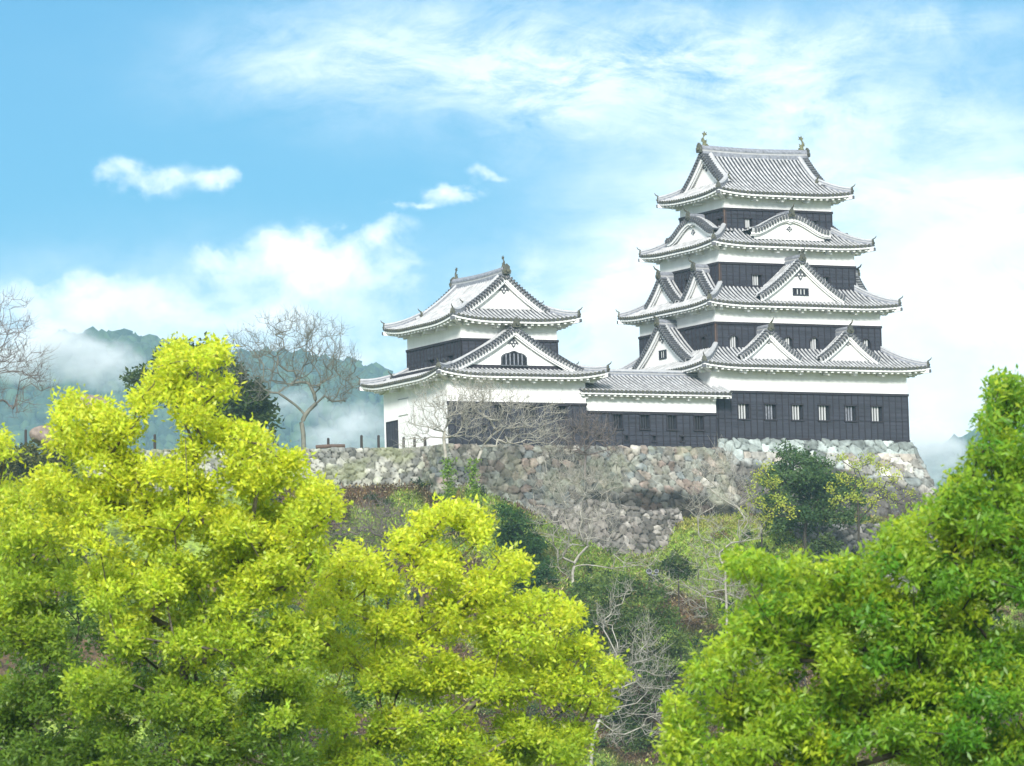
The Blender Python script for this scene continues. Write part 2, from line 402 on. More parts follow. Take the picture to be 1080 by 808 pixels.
def gable(R, P0, out, side, hw, zb, zf, depth=.4, hw_roof=None, kind='chidori', feet=None, orn=1., win=None, wallmat='plaster'):
    """gable end: recessed wall, bargeboard, verge tiles. P0 = point on verge plane under the ridge (z ignored); wall is recessed by depth.
       zf(p) = roof surface height at across-offset p."""
    P0 = np.array([P0[0], P0[1], 0.]); out = np.array(out, float); side = np.array(side, float)
    n = 16
    ps = [hw*(2*i/n-1) for i in range(n+1)]
    w = MB(); Q = P0-out*depth
    top = [Q+side*p+np.array([0,0,max(zf(p)-.03, zb)]) for p in ps]; bot = [Q+side*p+np.array([0,0,zb-.5]) for p in ps]
    w.grid([[b, t] for b, t in zip(bot, top)], wallmat)
    zap = zf(0)
    oz = zap-.45-.42*orn-(.12 if kind == 'kara' else 0)
    ornament(w, Q+np.array([0,0,oz])+out*.03, out, side, 1.05*orn)
    if win:
        ww, wh, dz = win
        c = Q+np.array([0,0,zb+dz])+out*.02
        w.obox(c, side*ww/2, out*.02, (0,0,wh/2), 'dark')
        for sx in (-1,1): w.obox(c+side*sx*(ww/2+.04), side*.04, out*.05, (0,0,wh/2+.08), 'wood')
        for sz in (-1,1): w.obox(c+np.array([0,0,sz*(wh/2+.04)]), side*(ww/2+.08), out*.055, (0,0,.04), 'wood')
        nb = max(2, int(ww/.22))
        for i in range(1, nb): w.obox(c+side*(-ww/2+ww*i/nb), side*.035, out*.035, (0,0,wh/2), 'bar')
    w.build('gable_wall', R)
    # bargeboard
    hr = hw_roof or hw+.25
    m = 22; bb = MB(); pr = [hr*(2*i/m-1) for i in range(m+1)]
    def nrm(p):
        e = .02; s_ = (zf(p+e)-zf(p-e))/(2*e); v = np.array([-s_, 1.]); return v/np.linalg.norm(v)
    def off(p, q, o):      # point displaced q along the normal, o outward
        nx, nz = nrm(p) if abs(p) > .03 else (0, 1.)
        k = 1. if abs(p) > .03 else 1.25
        return P0+side*(p+nx*q*k)+out*o+np.array([0,0,zf(p)+nz*q*k])
    for (q0, q1, o0, o1, mt) in ((-.15, -.33, -.10, -.04, 'plaster2'), (-.33, -.41, -.20, -.14, 'plaster2')):
        rows = [[off(p, q0, o0), off(p, q0, o1), off(p, q1, o1), off(p, q1, o0)] for p in pr]
        bb.grid(rows, mt, close=True)
    # soffit between board and wall
    bb.grid([[off(p, -.1, -.05), off(p, -.12, -depth)] for p in pr], 'plaster2')
    bb.build('bargeboard', R)
    vt = MB()
    # verge tiles: short round tiles pointing outward, on a light strip
    vt.grid([[off(p, .03, -.5), off(p, .10, .0), off(p, -.16, .0), off(p, -.16, -.05)] for p in pr], 'tlight')
    # arc length stepping
    for s_ in (-1, 1):
        p = .16
        while p < hr:
            pp = p*s_; sl = (zf(p+.01)-zf(p-.01))/.02; step = .235/sqrt(1+sl*sl)
            vt.tube([off(pp, .1, -.46), off(pp, .13, .03), off(pp, .02, .09), off(pp, -.17, .05)], [.065, .075, .07, .06], 'tdark', 6)
            p += step
    # rim roll inside the verge tiles
    for s_ in (-1, 1):
        pts = [off(s_*(hr*.999*i/12)+.0001*s_, .1, -.52) for i in range(13)]
        half_round(vt, pts, out, .12, 'tlight')
    vt.build('verge_tiles', R)
def dormer(parent, origin, out, center_p, zb, zt, hw, back, kind='chidori', orn=.8, win=None, label=None, a=.72, sc=1.):
    """gable dormer on a roof skirt. origin: plan point on the gable wall plane; out: outward unit; zb/zt foot and ridge heights."""
    out = np.array([out[0], out[1], 0.]); side = np.array([-out[1], out[0], 0.])*-1
    Q = np.array([origin[0], origin[1], 0.])
    dep = .32; V = Q+out*dep
    if kind == 'chidori':
        def zf(p):
            t = max(-.2, 1-abs(p)/hw); return zb+(zt-zb)*(prof(t, a) if t > 0 else a*t*.8)
    else:
        def zf(p):
            t = min(abs(p)/hw, 1.15)
            b = .5+.5*cos(pi*min(t, 1)); fl = .06*max(0, t-.75)*4
            return zb+(zt-zb)*(b**.8)+.25*max(0, t-.8)
    mb = MB(); n = 14; hr = hw*1.06
    ps = [hr*(2*i/n-1) for i in range(n+1)]
    mb.grid([[V+side*p-out*0+np.array([0,0,zf(p)]), Q-out*back+side*p+np.array([0,0,zf(p)])] for p in ps], 'pan')
    k = int((dep+back)/TP)
    for i in range(k+1):
        q = dep-.62-i*TP
        if q < -back: break
        for s_ in (-1, 1):
            pts = [Q+out*q+side*(s_*hr*j/9)+np.array([0,0,zf(hr*j/9)+.012]) for j in range(10)]
            half_round(mb, pts, out, .069, 'rib')
    D_ = mb.build('dormer_gable', parent)
    if label: D_['label'] = label
    rd = MB()
    pts = [V+out*.02+np.array([0,0,zt-.02]), Q-out*back+np.array([0,0,zt-.02])]
    rd.sweep(pts, [(x*1.05, z*1.35) for x, z in RIDGE], ['tmid','tdark','tlight','tdark','tmid','tmid','tmid','tmid','tmid','tmid','tdark','tlight','tdark','tmid'], side)
    oni(rd, pts[0]+np.array([0,0,.05]), out, .85*sc)
    rd.build('dormer_ridge', D_)
    gable(D_, V, out, side, hw*.93, zb, zf, depth=dep, hw_roof=hw*1.04, kind=kind, orn=orn, win=win)
    return D_
def shell(mb, P, T, Nout, u0, u1, z0, z1, holes, style):
    """one wall face with rectangular holes. P: plan origin, T: along, Nout: outward."""
    P = np.array([P[0], P[1], 0.]); T = np.array([T[0], T[1], 0.]); N = np.array([Nout[0], Nout[1], 0.])
    def pt(u, z, o=0): return P+T*u+N*o+np.array([0,0,z])
    holes = [h for h in holes]
    cuts = sorted({z0, z1} | {h[2] for h in holes} | {h[3] for h in holes})
    if style == 'wood':
        ph = .27; k = int((z1-z0)/ph)+1
        zs = sorted(set(cuts) | {z0+ph*i for i in range(k) if z0+ph*i < z1})
    else: zs = cuts
    for a, b in zip(zs[:-1], zs[1:]):
        if b-a < 1e-4: continue
        mid = (a+b)/2
        hs = sorted([h for h in holes if h[2] < mid < h[3]])
        x = u0; segs = []
        for h in hs: segs.append((x, h[0])); x = h[1]
        segs.append((x, u1))
        for s0, s1 in segs:
            if s1-s0 < 1e-4: continue
            if style == 'wood':
                mb.face([pt(s0,a,.045), pt(s1,a,.045), pt(s1,b,.015), pt(s0,b,.015)], 'wood')
                mb.face([pt(s0,a,.0), pt(s1,a,.0), pt(s1,a,.045), pt(s0,a,.045)], 'wood2')
            else: mb.face([pt(s0,a), pt(s1,a), pt(s1,b), pt(s0,b)], style)
    if style == 'wood':
        n = max(1, round((u1-u0)/.49)); 
        for i in range(n+1):
            u = u0+(u1-u0)*i/n
            u = min(max(u, u0+.03), u1-.03)
            zz0 = z0
            spans = [(z0, z1)]
            for h in holes:
                if h[0]-.05 < u < h[1]+.05:
                    ns = []
                    for a, b in spans:
                        if h[2] > a: ns.append((a, min(b, h[2]-.05)))
                        if h[3] < b: ns.append((max(a, h[3]+.05), b))
                    spans = ns
            for a, b in spans:
                if b-a > .05: mb.obox(pt(u,(a+b)/2,.055), T*.028, N*.022, (0,0,(b-a)/2), 'wood2')
        mb.obox(pt((u0+u1)/2, z1-.04, .05), T*((u1-u0)/2+.05), N*.06, (0,0,.075), 'wood2')
        mb.obox(pt((u0+u1)/2, z0+.05, .045), T*((u1-u0)/2+.05), N*.045, (0,0,.08), 'wood2')
def window(parent, P, T, Nout, h, bars='bar', nb=3, arch=False, label=None):
    P = np.array([P[0], P[1], 0.]); T = np.array([T[0], T[1], 0.]); N = np.array([Nout[0], Nout[1], 0.])
    a, b, z0, z1 = h; dp = .26; mb = MB()
    def pt(u, z, o=0): return P+T*u+N*o+np.array([0,0,z])
    mb.face([pt(a,z0,-dp), pt(b,z0,-dp), pt(b,z1,-dp), pt(a,z1,-dp)], 'dark')
    for q in ([pt(a,z0,.02),pt(a,z1,.02),pt(a,z1,-dp),pt(a,z0,-dp)],[pt(b,z0,.02),pt(b,z1,.02),pt(b,z1,-dp),pt(b,z0,-dp)],
              [pt(a,z0,.02),pt(b,z0,.02),pt(b,z0,-dp),pt(a,z0,-dp)],[pt(a,z1,.02),pt(b,z1,.02),pt(b,z1,-dp),pt(a,z1,-dp)]):
        mb.face(q, 'wood')
    w = mb.build('window', parent)
    if label: w['label'] = label
    fr = MB()
    if arch:
        n = 10; hw = (b-a)/2; c = (a+b)/2; zt = z1-hw*1.05
        inner = [(a, z0)]+[(c-hw*cos(pi*i/n), zt+hw*1.0*sin(pi*i/n)) for i in range(n+1)]+[(b, z0)]
        outer = [(a-.07, z0)]+[(c-(hw+.07)*cos(pi*i/n), zt+(hw*1.0+.1)*sin(pi*i/n)) for i in range(n+1)]+[(b+.07, z0)]
        sq = [(a-.01, z0)]+[(min(max(c-hw*1.5*cos(pi*i/n), a-.01), b+.01), min(zt+hw*1.6*sin(pi*i/n), z1+.01)) for i in range(n+1)]+[(b+.01, z0)]
        fr.grid([[pt(*i, .03), pt(*i, .085), pt(*o, .085), pt(*o, .03)] for i, o in zip(inner, outer)], 'wood2')
        fr.grid([[pt(*i, .035), pt(*o, .035)] for i, o in zip(inner, sq)], 'wood')
    else:
        fr.obox(pt((a+b)/2, z1+.03, .05), T*((b-a)/2+.09), N*.07, (0,0,.045), 'wood2')
        fr.obox(pt((a+b)/2, z0-.035, .05), T*((b-a)/2+.09), N*.07, (0,0,.045), 'wood2')
        for u in (a-.03, b+.03): fr.obox(pt(u, (z0+z1)/2, .04), T*.03, N*.045, (0,0,(z1-z0)/2), 'wood2')
    fr.build('window_frame', w)
    lt = MB()
    for i in range(nb):
        u = a+(b-a)*(i+.6)/(nb+.9)
        lt.obox(pt(u, (z0+z1)/2, -.09), T*.042, N*.045, (0,0,(z1-z0)/2-.005), bars)
    lt.build('lattice', w)
    return w
def storey(parent, r, z0, zd, zt, wins=(), posts=False):
    """walls: dark boards z0..zd, plaster zd..zt. wins: (side, a, b, z0, z1, opts) in side coordinates from the left end as seen from outside"""
    u0,u1,v0,v1 = r
    core = MB(); i = .3
    core.box((u0+i, v0+i, z0-.3), (u1-i, v1-i, zt+.3), 'wood2')
    core.build('inner_wall', parent)
    pw = MB(); pw.box((u0, v0, zd), (u1, v1, zt), 'plaster'); pw.build('plaster_wall', parent)
    sd = MB()
    faces = {0:((u0,v0),(1,0),(0,-1),u1-u0), 1:((u1,v0),(0,1),(1,0),v1-v0), 2:((u1,v1),(-1,0),(0,1),u1-u0), 3:((u0,v1),(0,-1),(-1,0),v1-v0)}
    for k in range(4):
        P, T, N, L = faces[k]; hs = [w[1:5] for w in wins if w[0] == k]
        shell(sd, P, T, N, 0, L, z0, zd-.002, hs, 'wood')
        for w in wins:
            if w[0] == k: window(parent, P, T, N, w[1:5], **(w[5] if len(w) > 5 else {}))
    if posts:
        for (x, y) in ((u0,v0),): sd.box((x-.07, y-.07, z0), (x+.09, y+.09, zd-.01), 'wood3')
    sd.build('wood_siding', parent)
def fish(R, p, along, s=1., mat='bronze'):
    """fish-shaped roof ornament: head down on the ridge, body curling up, forked tail and fins"""
    p = np.array(p); al = np.array(along, float); al /= np.linalg.norm(al); up = np.array([0,0,1.]); sd = np.array([-al[1], al[0], 0])
    mb = MB()
    C = [(-.05,0),(.02,.16),(.0,.36),(-.1,.56),(-.14,.76),(-.04,.94),(.08,1.06)]
    r = [.2,.21,.17,.13,.1,.075,.04]
    mb.tube([p+s*(x*al+z*up) for x, z in C], [s*q for q in r], mat, 8)
    def fin(poly, t=.035):
        a = [p+s*(x*al+z*up)+sd*t*s for x, z in poly]; b = [q-2*sd*t*s for q in a]
        mb.face(a, mat); mb.face(b[::-1], mat); mb.grid([a+[a[0]], b+[b[0]]], mat)
    fin([(-.02,.9),(.1,1.02),(.34,1.08),(.22,1.16),(.3,1.34),(.12,1.24),(.02,1.42),(-.06,1.2),(-.22,1.26),(-.12,1.08)])
    fin([(.1,.3),(.3,.42),(.2,.5),(.3,.66),(.08,.56)]); fin([(-.15,.6),(-.34,.72),(-.28,.58),(-.36,.46),(-.14,.42)])
    fin([(.1,.02),(.34,-.02),(.42,.1),(.28,.16),(.3,.26),(.1,.24)], .12)
    return mb.build('fish_ornament', R)

# =================================================================== castle
ANG = radians(29); O = at(751.5, 463, 342.)
UV = np.array([cos(ANG), sin(ANG), 0]); VV = np.array([-sin(ANG), cos(ANG), 0])
def kw(u, v, w): return O+UV*u+VV*v+np.array([0,0,w])     # keep frame -> world
def to_uv(x, y): d = np.array([x-O[0], y-O[1], 0]); return float(d@UV), float(d@VV)

def build_keep():
    K = empty('castle_keep', O, ANG)
    tag(K, 'tall four storey white and black castle keep with stacked grey tiled roofs', 'castle')
    S = {1:(0,15,0,12), 2:(1.2,13.85,1.15,10.85), 3:(2.35,12.75,2.3,9.9), 4:(3.5,11.75,3.35,9.0)}
    wb = dict(bars='bar'); wd = dict(bars='bard')
    w1 = [(0, 1.98+2.035*i, 2.78+2.035*i, 1.32, 2.3, dict(bars='tmid') if i in (1,4) else wb) for i in range(6)]
    w2 = [(0, u-1.2, u-1.2+.66, 6.02, 6.85, dict(bars='bar', arch=True)) for u in (2.2, 6.3, 8.34, 12.35)] + \
         [(3, 10.85-2.9, 10.85-2.3, 6.02, 6.9, dict(bars='bard', arch=True)), (3, 2.2, 2.8, 6.02, 6.9, dict(bars='bard', arch=True))]
    w3 = [(0, 4.78-2.35, 5.46-2.35, 10.3, 11.0, wb), (0, 10.0-2.35, 10.66-2.35, 10.3, 11.0, wb), (3, 9.9-6.5, 9.9-5.75, 10.3, 11.05, wd)]
    w4 = [(0, 5.0-3.5, 5.55-3.5, 14.2, 14.84, wb), (0, 9.96-3.5, 10.55-3.5, 14.2, 14.84, wb), (3, 9.0-4.15, 9.0-3.55, 14.2, 14.86, wd)]
    storey(K, S[1], 0.0, 3.12, 4.62, w1)
    storey(K, S[2], 5.9, 7.70, 8.72, w2, posts=True)
    storey(K, S[3], 10.1, 11.76, 12.76, w3, posts=True)
    storey(K, S[4], 14.0, 15.47, 16.36, w4, posts=True)
    def rect(s, o): return (s[0]-o, s[1]+o, s[2]-o, s[3]+o)
    R1, _ = roof_tier(K, rect(S[1], 1.15), 4.68, 2.3, 1.4, 1.15)
    R2, _ = roof_tier(K, rect(S[2], 1.05), 8.85, 2.2, 1.36, 1.05)
    R3, _ = roof_tier(K, rect(S[3], 1.0), 12.92, 2.05, 1.22, 1.0)
    hr = (S[4][3]-S[4][2])/2+1.1
    R4, _ = roof_tier(K, rect(S[4], 1.1), 16.42, hr, 3.05, 1.1, up=.26, kind='irimoya', axis=0, g=1.55, a=.6)
    vm = (S[4][2]+S[4][3])/2
    fish(R4, (3.85, vm, 19.92), (1,0,0), .72); fish(R4, (11.4, vm, 19.92), (-1,0,0), .72)
    # dormers (plan origin on gable wall plane)
    dormer(R1, (4.45, .0), (0,-1), 0, 5.33, 7.12, 2.25, 1.6, orn=.62, label='left small front gable of the lowest tier')
    dormer(R1, (10.5, .0), (0,-1), 0, 5.33, 7.12, 2.25, 1.6, orn=.62, label='right small front gable of the lowest tier')
    dormer(R1, (.2, 6.2), (-1,0), 0, 5.45, 8.0, 3.3, 1.5, orn=1.0, win=(.75,.42,.62), label='large left facing gable of the lowest tier')
    dormer(R1, (14.8, 6.0), (1,0), 0, 5.45, 8.0, 3.3, 1.5, orn=1.0)
    dormer(R2, (7.5, .75), (0,-1), 0, 9.42, 11.85, 3.15, 2.0, orn=1.15, win=(1.05,.34,.36), label='large front gable of the second tier')
    dormer(R2, (1.6, 3.7), (-1,0), 0, 9.45, 11.38, 1.85, 1.2, orn=.6, label='small left facing gable near the front corner')
    dormer(R2, (1.6, 8.2), (-1,0), 0, 9.6, 11.38, 1.95, 1.2, orn=.6, label='small left facing gable near the rear corner')
    dormer(R2, (13.45, 3.7), (1,0), 0, 9.45, 11.38, 1.85, 1.2, orn=.6)
    dormer(R2, (13.45, 8.2), (1,0), 0, 9.45, 11.38, 1.85, 1.2, orn=.6)
    dormer(R3, (7.6, 2.05), (0,-1), 0, 13.86, 14.9, 2.9, 1.6, kind='kara', orn=.62, label='rounded front gable of the third tier')
    dormer(R3, (2.65, 5.9), (-1,0), 0, 13.86, 15.0, 2.9, 1.2, kind='kara', orn=.62, label='rounded left facing gable of the third tier')
    dormer(R3, (12.45, 6.1), (1,0), 0, 13.86, 15.0, 2.9, 1.2, kind='kara', orn=.62)
    return K
build_keep()

def build_corridor():
    E_ = empty('corridor_turret', kw(-10.05, 0, -.7), ANG)
    tag(E_, 'low connecting wing with plain tiled roof and black boards between the two towers', 'castle wing')
    # local frame: origin u=-10.05, v=0, w=-.7
    L = 10.02; v0 = -.6; v1 = 4.2
    zb, zd, zt = 0, 2.28, 3.27
    wins = [(0, u+10.05, u+10.05+.68, 1.2, 2.12, dict(bars='bard')) for u in (-7.72, -5.72, -3.72, -1.71)]
    loops = [(0, u+10.05, u+10.05+.22, .45, .78, dict(bars='bard', nb=1)) for u in (-6.86, -4.84, -2.75, -8.9)]
    r = (0, L, v0, v1)
    core = MB(); core.box((.3, v0+.3, -.5), (L-.2, v1-.3, zt+.3), 'wood2'); core.build('inner_wall', E_)
    pw = MB(); pw.box((0, v0, zd), (L, v1, zt+.12), 'plaster'); pw.build('plaster_wall', E_)
    sd = MB(); hs = [w[1:5] for w in wins+loops]
    for P, T, N, Ln, h in (((0,v0),(1,0),(0,-1),L,hs), ((L,v0),(0,1),(1,0),v1-v0,[]), ((L,v1),(-1,0),(0,1),L,[]), ((0,v1),(0,-1),(-1,0),v1-v0,[])):
        shell(sd, P, T, N, 0, Ln, zb, zd-.002, h, 'wood')
    sd.build('wood_siding', E_)
    for w in wins+loops: window(E_, (0,v0), (1,0), (0,-1), w[1:5], **w[5])
    # gable roof with ridge along u
    ov = .8; D = (v1-v0)/2+ov; z0 = 3.5; H = 1.42; vm = (v0+v1)/2
    mb = MB(); tl = MB(); ev = MB(); x0, x1 = -.3, L+.72
    z = lambda d: z0+H*prof(d/D, .8)
    NJ = 7
    for s_ in (1, -1):
        P = lambda x, d, zz: (x, (v0-ov+d) if s_ == 1 else (v1+ov-d), zz)
        mb.grid([[P(x, D*j/NJ, z(D*j/NJ)) for j in range(NJ+1)] for x in (x0, x1)], 'pan')
        n = int((x1-x0)/TP)
        for i in range(n):
            x = x0+(x1-x0)*(i+.5)/n
            half_round(mb, [P(x, -.04+D*j/NJ, z(max(0, D*j/NJ-.04))+.012) for j in range(NJ+1)], (1,0,0), .069, 'rib')
            c = np.array(P(x, -.05, z0+.005)); ring = [c+.095*np.array([cos(q*pi/4), 0, sin(q*pi/4)]) for q in range(8)]
            tl.grid([ring, [r_+np.array([0,.07*s_,0]) for r_ in ring]], 'tdarkm', close=True); tl.face(ring, 'tdarkm')
        mb.grid([[P(x,0,z0), P(x,0,z0-.09), P(x,.05,z0-.1)] for x in (x0, x1)], 'tdark')
        ev.grid([[P(x,.05,z0-.06), P(x,.05,z0-.2), P(x,.13,z0-.2), P(x,.13,z0-.15), P(x,ov+.1,z0-.02)] for x in (x0, x1-.05)], 'plaster2')
        nr = int((x1-x0)/.46)
        for i in range(nr):
            x = x0+.2+(x1-x0-.4)*i/(nr-1)
            ev.obox(P(x, .5, z0-.2), (.08,0,0), (0,.36,.03), (0,0,.08), 'plaster')
        for i in range(6):
            x = .3+(L-.6)*i/5
            ev.obox(P(x, .62, z0-.36), (.1,0,0), (0,.2,0), (0,0,.09), 'plaster')
    R = mb.build('roof', E_); tl.build('eave_tiles', R); ev.build('eave', R)
    h = MB(); h.sweep([(x0, vm, z0+H-.04), (x1, vm, z0+H-.04)], [(a*1.2, b*1.3) for a, b in RIDGE], RMATS, (0,1,0)); h.build('main_ridge', R)
    # right verge
    vg = MB()
    for s_ in (1, -1):
        y = lambda d: (v0-ov+d) if s_ == 1 else (v1+ov-d)
        half_round(vg, [(x1-.05, y(D*j/8), z(D*j/8)+.05) for j in range(9)], (1,0,0), .13, 'tlight')
        half_round(vg, [(x1-.5, y(D*j/8), z(D*j/8)+.03) for j in range(9)], (1,0,0), .12, 'tlight')
        vg.grid([[(x1, y(D*j/8), z(D*j/8)+.02), (x1, y(D*j/8), z(D*j/8)-.3), (x1-.1, y(D*j/8), z(D*j/8)-.3)] for j in range(9)], 'plaster')
    vg.build('verge', R)
build_corridor()

TA = radians(27.5)
fr_u = -9.85
TC = kw(fr_u, -1.0, 0)
T0 = TC-np.array([cos(TA), sin(TA), 0])*9.8
TU = np.array([cos(TA), sin(TA), 0]); TV = np.array([-sin(TA), cos(TA), 0])
def build_turret():
    E_ = empty('corner_turret', T0+np.array([0,0,-.8]), TA)
    tag(E_, 'two storey white corner turret with two stacked gables and a plastered left wall', 'castle turret')
    Z = .8
    lo = (0, 9.8, 0, 9.0); up = (1.55, 8.35, .9, 8.5)
    # lower storey: front has dark boards, left wall is all plaster with a doorway and a shuttered window
    core = MB(); core.box((.3,.3,-.4), (9.5,8.7,5.2), 'wood2'); core.build('inner_wall', E_)
    pw = MB()
    pw.box((0.002, .0, 2.0+Z), (9.8, 9.0, 3.6+Z), 'plaster')
    door = (.35, 1.95, 0.3, 1.42+Z)
    # left wall below the upper box, with doorway hole
    shell(pw, (0,9.0), (0,-1), (-1,0), 0, 9.0, -.1, 2.0+Z, [door], 'plaster')
    shell(pw, (9.8,0), (0,1), (1,0), 0, 9.0, -.1, 2.0+Z, [], 'plaster')
    shell(pw, (9.8,9.0), (-1,0), (0,1), 0, 9.8, -.1, 2.0+Z, [], 'plaster')
    pw.build('plaster_wall', E_)
    d = MB()
    a, b, z0, z1 = door
    d.box((.02, 9-b, z0), (.4, 9-a, z1), 'dark')
    for y in (9-b-.06, 9-a): d.box((-.03, y, z0), (.05, y+.06, z1+.06), 'wood2')
    d.box((-.03, 9-b-.06, z1), (.05, 9-a+.06, z1+.07), 'wood2')
    for k in range(4): d.box((-.01, 9-b+.1+k*.38, z0), (.025, 9-b+.38+k*.38, z1-.05), 'wood')
    d.build('door', E_)
    sh = MB(); sh.box((-.05, 5.5, 1.78+Z), (.01, 6.75, 2.72+Z), 'plaster2'); sh.box((-.08, 5.45, 2.72+Z), (.01, 6.8, 2.76+Z), 'tmid')
    sh.box((-.08, 5.45, 1.72+Z), (-.0, 6.8, 1.78+Z), 'plaster2'); sh.build('shutter', E_)
    wins = [(0, u, u+.8, 1.15+Z, 1.84+Z, dict(bars='bard')) for u in (1.2, 3.3, 5.4, 7.58)]
    loops = [(0, u, u+.24, .25+Z, .55+Z, dict(bars='bard', nb=1)) for u in (2.4, 4.5, 6.56, 8.75)]
    sd = MB(); shell(sd, (0,0), (1,0), (0,-1), 0, 9.8, 0, 2.0+Z-.002, [w[1:5] for w in wins+loops], 'wood'); 
    sd.build('wood_siding', E_)
    for w in wins+loops: window(E_, (0,0), (1,0), (0,-1), w[1:5], **w[5])
    # lower roof: hip-and-gable, ridge along v
    rc = lambda s, o: (s[0]-o, s[1]+o, s[2]-o, s[3]+o)
    R1, _ = roof_tier(E_, rc(lo, 1.15), 3.66+Z, 4.9+1.15, 3.05, 1.15, up=.38, kind='irimoya', axis=1, g=1.45, a=.55)
    # upper storey
    f = [(0, 4.2, 4.9, 5.0+Z, 5.6+Z, dict(bars='bard')), (3, 3.2, 3.9, 4.78+Z, 5.15+Z, dict(bars='bard', nb=2)), (3, 5.9, 6.6, 4.78+Z, 5.15+Z, dict(bars='bard', nb=2))]
    storey(E_, up, 4.4+Z, 6.08+Z, 7.15+Z, f[1:])
    R2, _ = roof_tier(E_, rc(up, 1.15), 7.22+Z, 3.4+1.15, 3.0, 1.15, up=.34, kind='irimoya', axis=1, g=1.75, a=.58)
    um = (up[0]+up[1])/2
    fish(R2, (um, up[2]-1.15+1.75-.1, 10.62+Z), (0,1,0), .6, 'tdarkm'); fish(R2, (um, up[3]+1.15-1.75+.1, 10.62+Z), (0,-1,0), .6, 'tdarkm')
    # arched window in the lower gable
    gw = MB(); c = np.array([4.9+.35, lo[2]-1.15+1.45-.38+.38-.02, 4.62+Z])
    n = 12; hw = .85
    y = lo[2]-1.15+1.45-.03
    def rg(k, t0): return [(4.9+(hw+k)*x, y-t0, 4.38+Z+(zz+k*.8 if zz > 0 else 0)) for x, zz in [(-1,0),(-1,.45),(-.85,.62),(-.6,.72),(-.35,.76),(-.15,.84),(0,.88),(.15,.84),(.35,.76),(.6,.72),(.85,.62),(1,.45),(1,0)]]
    gw.face(rg(.07, .0), 'tdark'); gw.face(rg(0, .03), 'dark'); gw.grid([[p, q] for p, q in zip(rg(.07,0), rg(.07,.07))], 'tdark'); gw.grid([[p, q] for p, q in zip(rg(.07,.07), rg(0,.07))], 'tdark')
    for i in range(1, 6): gw.box((4.9-hw+hw*2*i/6-.035, y-.06, 4.4+Z), (4.9-hw+hw*2*i/6+.035, y-.035, 4.4+Z+.72), 'tmid')
    gw.box((4.9-hw-.12, y-.12, 4.32+Z), (4.9+hw+.12, y+.02, 4.40+Z), 'tdark')
    gw.build('arched_window', E_)
build_turret()

# =================================================================== terrain
TZ = float(O[2])
_fu = [-60,-30,-22,-19,-15,-11,-6.5,-4,0,13,16,24,60]; _fw = [-3.6,-3.3,-3.2,-3.6,-5.0,-6.3,-6.2,-5.4,-5.3,-5.2,-4.9,-5.6,-8]
LB = T0-TU*.75+TV*1.7            # where the left wall starts
LA = radians(14); LD = np.array([cos(LA), sin(LA), 0])
lb_u, lb_v = to_uv(LB[0], LB[1])
def smooth(a, b, x): t = np.clip((x-a)/(b-a), 0, 1); return t*t*(3-2*t)
def vnoise(x, y, seed=0):
    """value noise, vectorised"""
    xi = np.floor(x); yi = np.floor(y); fx = x-xi; fy = y-yi; fx = fx*fx*(3-2*fx); fy = fy*fy*(3-2*fy)
    def h(a, b):
        n = np.sin(a*127.1+b*311.7+seed*74.7)*43758.5453; return n-np.floor(n)
    return (h(xi,yi)*(1-fx)+h(xi+1,yi)*fx)*(1-fy)+(h(xi,yi+1)*(1-fx)+h(xi+1,yi+1)*fx)*fy
def fbm(x, y, o=4, seed=0):
    s = 0; a = .5
    for i in range(o): s = s+a*vnoise(x*2**i, y*2**i, seed+i*5); a *= .5
    return s
def ground(x, y):
    x = np.asarray(x, float); y = np.asarray(y, float)
    dx = x-O[0]; dy = y-O[1]; u = dx*UV[0]+dy*UV[1]; v = dx*VV[0]+dy*VV[1]
    vL = np.where(u > -.05, -.9, -1.9); vL = np.where(u < lb_u, lb_v+(lb_u-u)*math.tan(ANG-LA)-.6, vL)
    e = np.maximum(vL-v, u-16.2); e = np.maximum(e, v-70); e = np.maximum(e, -90-u)
    foot = np.interp(u, _fu, _fw)
    nz = (fbm(x*.22, y*.22, 4, 3)-.47)
    ter = smooth(-6, -1, u)*(1-smooth(17, 22, u))               # terrace in front of the keep
    T = 1.0+4.0*ter+1.2*smooth(-9, -4, u)*(1-ter)
    d = np.maximum(e-T, 0)
    drop = 4.0*ter*smooth(0, .7, e-T)*smooth(.5, 2.5, u)
    slope = .64+.1*(fbm(x*.05, y*.05, 2, 9)-.5)
    z = foot - drop - slope*np.maximum(d-1.2*ter, 0)-.12*np.clip(e, 0, T) + nz*1.1*smooth(.6, 3, e)
    z = np.where(e < -1.3, -.85+.15*nz, np.where(e < 0, foot, z))
    zw = TZ+z
    # foot of the slope rounds into the valley floor
    base = .0+.6*(fbm(x*.03, y*.03, 3, 2))
    k = 3.
    return np.maximum(zw, base)+k*.25*np.exp(-np.abs(zw-base)/k)*(zw < 20)
def hit(px, py, Y0=285., Y1=420.):
    d = ray(px, py); Y = Y0
    while Y < Y1:
        p = CAM+d*(Y/d[1])
        if p[2] <= ground(p[0], p[1]): return p
        Y += .25
    return CAM+d*(Y1/d[1])
